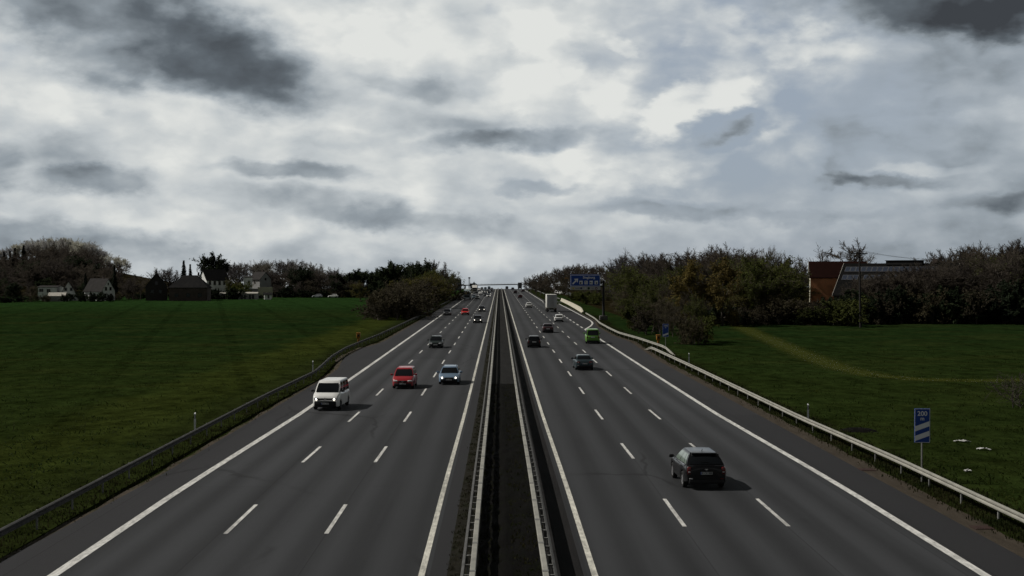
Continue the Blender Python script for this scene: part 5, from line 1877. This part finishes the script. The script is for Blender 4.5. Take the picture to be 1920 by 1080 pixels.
# hedge line along the far edge of the left meadow
hedge = [(0, 562), (70, 556), (150, 555), (240, 552), (330, 551), (420, 551), (520, 548), (620, 547), (700, 547)]
for i in range(46):
    px = -15 + 715 * (i + TR.random() * .7) / 46
    D = 430 + 95 * min(1, max(0, px) / 420) + TR.uniform(-6, 6)
    yt = sil(hedge, px) - TR.uniform(0, 5)
    if 412 < px < 495:
        yt += 6; D -= 20
    kd = TR.choice(['darkbush', 'bush', 'darkbush'])
    plant(kd, px, D, yt, {'darkbush': 'dark evergreen bush in the hedge along the far edge of the left meadow', 'bush': 'brown twiggy bush in the hedge along the far edge of the left meadow'}[kd], 'hedge bushes along the left meadow (%s)' % NAMES[kd].replace('_', ' '), 1.5)
# single trees of the village
plant('spruce', 217, 480, 497, 'slim dark spruce right of the white windowed gable', None, .9)
plant('spruce', 163, 482, 512, 'dark spruce left of the white house with the windowed gable', None, .9)
plant('spruce', 346, 500, 489, 'slender spruce rising above the black hipped roof, taller of the pair', None, 1.0)
plant('spruce', 358, 505, 496, 'slender spruce rising above the black hipped roof, shorter of the pair', None, .95)
plant('evergreen', 388, 535, 477, 'tall broad dark evergreen behind the white house with the window row', None, .95)
plant('evergreen', 404, 530, 497, 'dark evergreen right of the tall broad one', None, .9)
plant('spruce', 423, 520, 503, 'dark spruce at the right end of the white house with the window row', None, 1.0)
plant('yolive', 438, 500, 522, 'yellow green tree left of the white cube house', None, 1.0)
plant('greenbush', 452, 500, 530, 'green bush against the white cube house', None, 1.2)
plant('greybare', 292, 560, 503, 'grey bare tree behind the dark timbered gable', None, 1.1)
plant('greybare', 312, 560, 505, 'grey bare tree between the dark timbered gable and the spruces', None, 1.2)
plant('greybare', 330, 560, 502, 'grey bare tree left of the slender spruces', None, 1.1)
plant('greybare', 371, 560, 500, 'grey bare tree between the slender spruces and the broad evergreen', None, 1.1)
for (px, yt) in [(384, 545), (396, 543), (410, 542), (424, 541), (436, 540)]:
    plant('darkbush', px, 488, yt, 'dark bush below the white house with the window row', 'bushes below the white house', 1.3)
for (px, yt) in [(252, 520), (265, 522), (325, 535), (240, 530), (310, 540), (282, 542)]:
    plant('bare', px, 478 + TR.uniform(-6, 10), yt, 'brown bare tree around the dark timbered gable house', 'bare trees around the timbered house', 1.2)
for (px, yt) in [(172, 548), (182, 552), (192, 547), (206, 552), (150, 548), (120, 552)]:
    plant('darkbush', px, 448, yt, 'dark round garden bush in front of the white village houses', 'garden bushes before the white houses', .9)
mid = [(405, 500), (430, 492), (450, 494), (470, 491), (485, 489), (500, 493), (515, 485), (540, 487), (565, 488), (580, 492), (592, 498), (610, 500), (630, 503), (643, 513), (660, 505), (690, 506), (720, 500), (750, 500)]
lb_m = {'greybare': 'grey bare tree in the skyline of the village wood', 'bare': 'brown bare tree inside the village wood', 'evergreen': 'dark evergreen inside the village wood', 'spruce': 'dark spruce in the row beside the hedge', 'brownish': 'brown thicket tree at the foot of the village wood'}
wood(22, mid, 410, 650, (560, 620), ['greybare'], lb_m, 'trees of the village wood', (0, 4), 1.15)
wood(16, mid, 500, 650, (535, 560), ['bare', 'bare', 'evergreen'], lb_m, 'trees of the village wood', (10, 26), 1.25)
wood(14, [(510, 525), (650, 525)], 512, 690, (522, 535), ['brownish', 'evergreen', 'bare'], lb_m, 'trees of the village wood', (0, 14), 1.3)
wood(16, [(640, 510), (660, 503), (700, 506), (740, 503), (760, 500)], 645, 770, (520, 570), ['spruce', 'evergreen', 'bare'], lb_m, 'trees of the village wood', (0, 10), 1.2)
for (px, yt, w_) in [(757, 492, 1.0), (770, 496, .9), (793, 491, 1.0), (783, 497, .9), (740, 506, 1.0), (725, 505, 1)]:
    plant('evergreen', px, 470 + TR.uniform(-10, 10), yt, 'round-topped dark pine in the group above the left hedge', 'dark pines above the left hedge', w_)
plant('greybare', 808, 480, 489, 'grey bare tree right of the dark pines', None, .9)
plant('yolive', 676, 470, 528, 'small yellowish tree at the left meadow corner', None, 1.2)
# thicket along the oncoming carriageway
thick = [(695, 565), (705, 548), (740, 530), (770, 520), (800, 508), (820, 503), (840, 512), (852, 517), (862, 530)]
for i in range(46):
    f = (i + TR.random()) / 46
    D = 268 * (500 / 268) ** f
    xr_ = -18.9 - 2.2 * TR.random() - (7.5 * TR.random() ** 1.3 if f < .6 else 4 * TR.random())
    px = VX + xr_ * FPX / D
    if px < 697:
        continue
    yt = sil(thick, px) + TR.uniform(0, 16) + (8 if xr_ > -20.5 else 0)
    kd = TR.choice(['olive', 'olive', 'bush', 'yolive', 'yolive'] if f > .3 else ['brownish', 'bush', 'bush'])
    plant(kd, px, D, yt, {'brownish': 'brown thicket tree beside the oncoming carriageway', 'olive': 'olive budding tree in the thicket beside the oncoming carriageway', 'bush': 'brown bush in the thicket beside the oncoming carriageway', 'yolive': 'yellow green tree in the thicket beside the oncoming carriageway'}[kd], 'thicket beside the oncoming carriageway (%s)' % NAMES[kd].replace('_', ' '), 1.15, x=xr_)
for (px, D, yt) in [(706, 268, 566), (722, 276, 560), (740, 282, 556), (758, 296, 552), (775, 305, 556), (800, 340, 560), (716, 290, 552)]:
    plant('bush', px, D, yt, 'brown bush at the near end of the left thicket', 'bushes at the near end of the left thicket', 1.3)
for k, (px, D, yt) in enumerate([(884, 870, 531), (889, 865, 529), (893, 875, 532)]):
    plant('evergreen', px, D, yt, 'dark tree on the crest beside the thin mast', 'dark trees on the crest', 1.0)

# right side: far wood beyond the exit
far = [(980, 533), (990, 520), (1005, 513), (1030, 506), (1050, 499), (1080, 494), (1110, 495), (1140, 500), (1160, 500)]
lb_r = {'bare': 'brown bare tree in the wood beyond the exit', 'greybare': 'brown bare tree in the wood beyond the exit', 'brownish': 'brown thicket tree in the wood beyond the exit', 'olive': 'olive budding tree at the edge of the wood beyond the exit'}
wood(26, far, 988, 1165, (640, 720), ['bare'], lb_r, 'trees beyond the exit', (0, 5), 1.1)
wood(16, [(985, 531), (1010, 521), (1050, 512), (1160, 508)], 1000, 1165, (560, 600), ['brownish', 'bare'], lb_r, 'trees beyond the exit', (2, 12), 1.2)
wood(12, [(1065, 535), (1160, 525)], 1096, 1168, (420, 460), ['brownish', 'olive', 'bare'], lb_r, 'trees beyond the exit', (0, 14), 1.2)
for (x_, D, h_) in [(23, 700, 4), (23.5, 660, 3.5), (23.2, 620, 3), (22.8, 780, 5), (22.5, 840, 6), (24, 560, 1.5), (23, 900, 6)]:
    plant('bush', 0, D, VY - (h_ + gz(x_, D) - CAM_H) * FPX / D, 'brown bush on the verge beyond the exit near the crest', 'verge bushes near the crest', 1.5, x=x_)
for (px, D, yt) in [(1076, 458, 548), (1088, 450, 547), (1102, 405, 546), (1114, 395, 550)]:
    plant('greenbush', px, D, yt, 'olive bush under the big blue overhead sign', 'bushes under the overhead sign', 1.4)
# main right wood
rt = [(1150, 500), (1162, 480), (1180, 484), (1200, 478), (1240, 476), (1280, 476), (1320, 470), (1340, 466), (1365, 462), (1390, 468), (1420, 474), (1445, 478), (1470, 490), (1490, 505), (1510, 520)]
lb_w = {'bare': 'dark brown bare tree in the skyline of the right wood', 'greybare': 'grey bare tree rising above the right wood', 'brownish': 'brown thicket tree inside the right wood', 'olive': 'olive budding tree inside the right wood', 'yolive': 'yellow budding tree in the front of the right wood', 'evergreen': 'dark evergreen at the foot of the right wood'}
wood(34, rt, 1152, 1500, (330, 400), ['bare'], lb_w, 'trees of the right wood', (0, 7), 1.15)
wood(20, rt, 1160, 1490, (285, 320), ['brownish', 'olive', 'olive'], lb_w, 'trees of the right wood', (14, 34), 1.2)
wood(14, [(1150, 520), (1500, 520)], 1190, 1470, (240, 272), ['brownish', 'olive', 'yolive'], lb_w, 'trees of the right wood', (0, 22), 1.2)
for (px, D, yt, kd, w_) in [(1332, 238, 490, 'gold', 1.0), (1356, 240, 486, 'gold', 1.0), (1405, 256, 482, 'olive', 1.2), (1435, 256, 484, 'olive', 1.2), (1460, 258, 494, 'olive', 1.1), (1420, 246, 500, 'olive', 1.2), (1385, 250, 505, 'olive', 1.1), (1480, 262, 512, 'olive', 1.0)]:
    plant(kd, px, D, yt, {'gold': 'yellow orange budding tree standing out in the right wood', 'olive': 'big olive tree in front of the right wood beside the barns'}[kd], 'big front trees of the right wood (%s)' % NAMES[kd].replace('_', ' '), w_)
plant('greybare', 1163, 330, 474, 'slim grey bare tree at the left end of the right wood', None, .7)
plant('greybare', 1446, 330, 466, 'slim bare tree sticking out above the olive trees', None, .5)
plant('oak', 1488, 330, 482, 'bare wide-crowned tree left of the red roofed barn', None, .75)
plant('bare', 1597, 350, 456, 'big round bare tree behind the red roofed barn', None, 1.15)
# low growth in front of the right wood
for (px, D, yt, kd) in [(1192, 230, 545, 'olive'), (1208, 222, 552, 'brownish'), (1224, 212, 548, 'olive'), (1240, 202, 556, 'brownish'), (1196, 218, 572, 'greenbush'), (1214, 205, 578, 'bush')]:
    plant(kd, px, D, yt, {'olive': 'olive budding tree at the corner of the right wood near the mast', 'brownish': 'brown thicket tree at the corner of the right wood near the mast', 'greenbush': 'olive bush at the corner of the right wood', 'bush': 'brown bush at the corner of the right wood near the mast'}[kd], 'growth at the corner of the right wood (%s)' % NAMES[kd].replace('_', ' '), 1.2)
for (px, D, yt, kd, w_) in [(1262, 196, 556, 'brownish', .7), (1284, 184, 545, 'brownish', .7), (1300, 180, 552, 'olive', .65), (1310, 182, 560, 'olive', .6), (1290, 176, 592, 'bush', .7), (1302, 174, 600, 'bush', .7), (1310, 176, 592, 'greenbush', .8)]:
    plant(kd, px, D, yt, {'brownish': 'brown thicket tree behind the 100 m beacon', 'olive': 'olive tree right of the 100 m beacon at the field corner', 'bush': 'brown bush under the trees right of the 100 m beacon', 'greenbush': 'green bush at the field corner right of the 100 m beacon'}[kd], 'thicket behind the 100 m beacon (%s)' % NAMES[kd].replace('_', ' '), w_)
for i in range(16):
    px = 1350 + 190 * (i + TR.random() * .6) / 16
    plant(TR.choice(['darkbush', 'bush']), px, 246 + TR.uniform(-4, 6), 572 + TR.uniform(-14, 14), 'dark bush along the far edge of the right field under the wood', 'bushes under the right wood', 1.5)
# hedge in front of the barns
hb = [(1520, 560), (1545, 548), (1575, 552), (1600, 540), (1640, 530), (1700, 520), (1760, 500), (1800, 490), (1850, 480), (1930, 470)]
for i in range(34):
    px = 1535 + 400 * (i + TR.random() * .6) / 34
    kd = TR.choice(['bush', 'darkbush', 'darkbush'])
    plant(kd, px, 250 + TR.uniform(-4, 8), sil([(1520, 582), (1560, 560), (1600, 550), (1700, 545), (1930, 535)], px) + TR.uniform(-6, 14),
          {'bush': 'brown bush in the tall hedge before the barns', 'darkbush': 'dark evergreen bush in the tall hedge before the barns'}[kd], 'tall hedge before the barns (%s)' % NAMES[kd].replace('_', ' '), 1.1)
for i in range(22):
    px = 1608 + 190 * (i + TR.random() * .6) / 22
    plant('bare', px, 260 + TR.uniform(-3, 4), sil([(1608, 532), (1640, 513), (1700, 504), (1780, 492)], px) + TR.uniform(-3, 12), 'dark bare tree screening the solar roof barn', 'bare trees before the solar barn', 1.2)
rf = [(1740, 490), (1770, 474), (1790, 468), (1820, 466), (1845, 466), (1870, 460), (1900, 452), (1930, 456)]
wood(16, rf, 1765, 1945, (300, 340), ['bare'], 'dark bare tree in the wood right of the barns', 'trees right of the barns', (0, 5), 1.2)
wood(14, rf, 1780, 1945, (262, 285), ['brownish', 'olive', 'bare'], {'bare': 'dark bare tree in the front of the wood right of the barns', 'brownish': 'brown thicket tree right of the barns', 'olive': 'olive tree right of the barns'}, 'front trees right of the barns', (8, 30), 1.2)
plant('oak', 1786, 300, 474, 'small bare tree at the right end of the solar roof', None, .8)
plant('greenbush', 1575, 238, 560, 'arching pale green bush heap left of the power pole', None, 1.4)
plant('greenbush', 1545, 242, 575, 'low brushwood heap left of the arching bush', None, 1.6)
plant('twiggy', 1922, 92, 688, 'bare thorny shrub cut off by the right picture edge', None, 1.1)

# ------------------------------------------------------------------ grass blades and weeds (uncountable)
rg = np.random.default_rng(5)


def blades(name, pts, hgt, mats, wide=.02, lean=.35):
    n = len(pts)
    a = rg.random(n) * 6.283
    hh = hgt * rg.uniform(.45, 1.25, n)
    up_ = np.stack([np.cos(a) * lean * rg.random(n), np.sin(a) * lean * rg.random(n), np.ones(n)], 1)
    up_ = unit(up_) * (hh / 2)[:, None]
    b2 = a + 1.57 + rg.normal(0, .5, n)
    sd = np.stack([np.cos(b2), np.sin(b2), np.zeros(n)], 1) * (wide * rg.uniform(.6, 1.4, n))[:, None]
    C = pts + up_
    me = quads_mesh(name, C, sd, up_, mats)
    return tag(link(name, me), kind='stuff')


def scatter(n, fx, d0, d1, clump=6, cr=.25, pw=1.0):
    m = n // clump
    d = d0 * (d1 / d0) ** (rg.random(m) ** pw)
    x = np.array([fx(dd, rg.random()) for dd in d])
    P = np.stack([x, d, np.zeros(m)], 1)
    P = np.repeat(P, clump, 0)
    P[:, :2] += rg.normal(0, cr, (len(P), 2))
    return P


blades('verge_grass', scatter(11000, lambda d, r: left_edge(d) - .35 - 2.0 * r ** 1.5 - .15, 36, 300), .10, [M_BLADE_D], .018)
blades('verge_grass', scatter(30000, lambda d, r: right_edge(d) + interp([(30, 1.0), (140, .8), (300, .4)], d) + .1 + 2.2 * r ** 1.2, 36, 300), .13, [M_BLADE_D], .018)
blades('meadow_grass', scatter(26000, lambda d, r: -19 - r * min(60, .42 * d + 4), 36, 170, 8, .45, 1.5), .16, [M_BLADE], .028, 2.6)
blades('field_grass', scatter(24000, lambda d, r: 20.5 + r * min(60, .42 * d), 44, 170, 8, .45, 1.5), .16, [M_BLADE], .028, 2.6)
blades('median_weeds', scatter(6000, lambda d, r: (-.9 + 2.2 * r) * s(d), 36, 112, 9, .14), .12, [M_BLADE_D], .016, .7)
blades('median_weeds', scatter(4500, lambda d, r: (-1.56 + .5 * r) * s(d), 36, 260, 7, .06), .10, [M_BLADE_M], .016, .8)
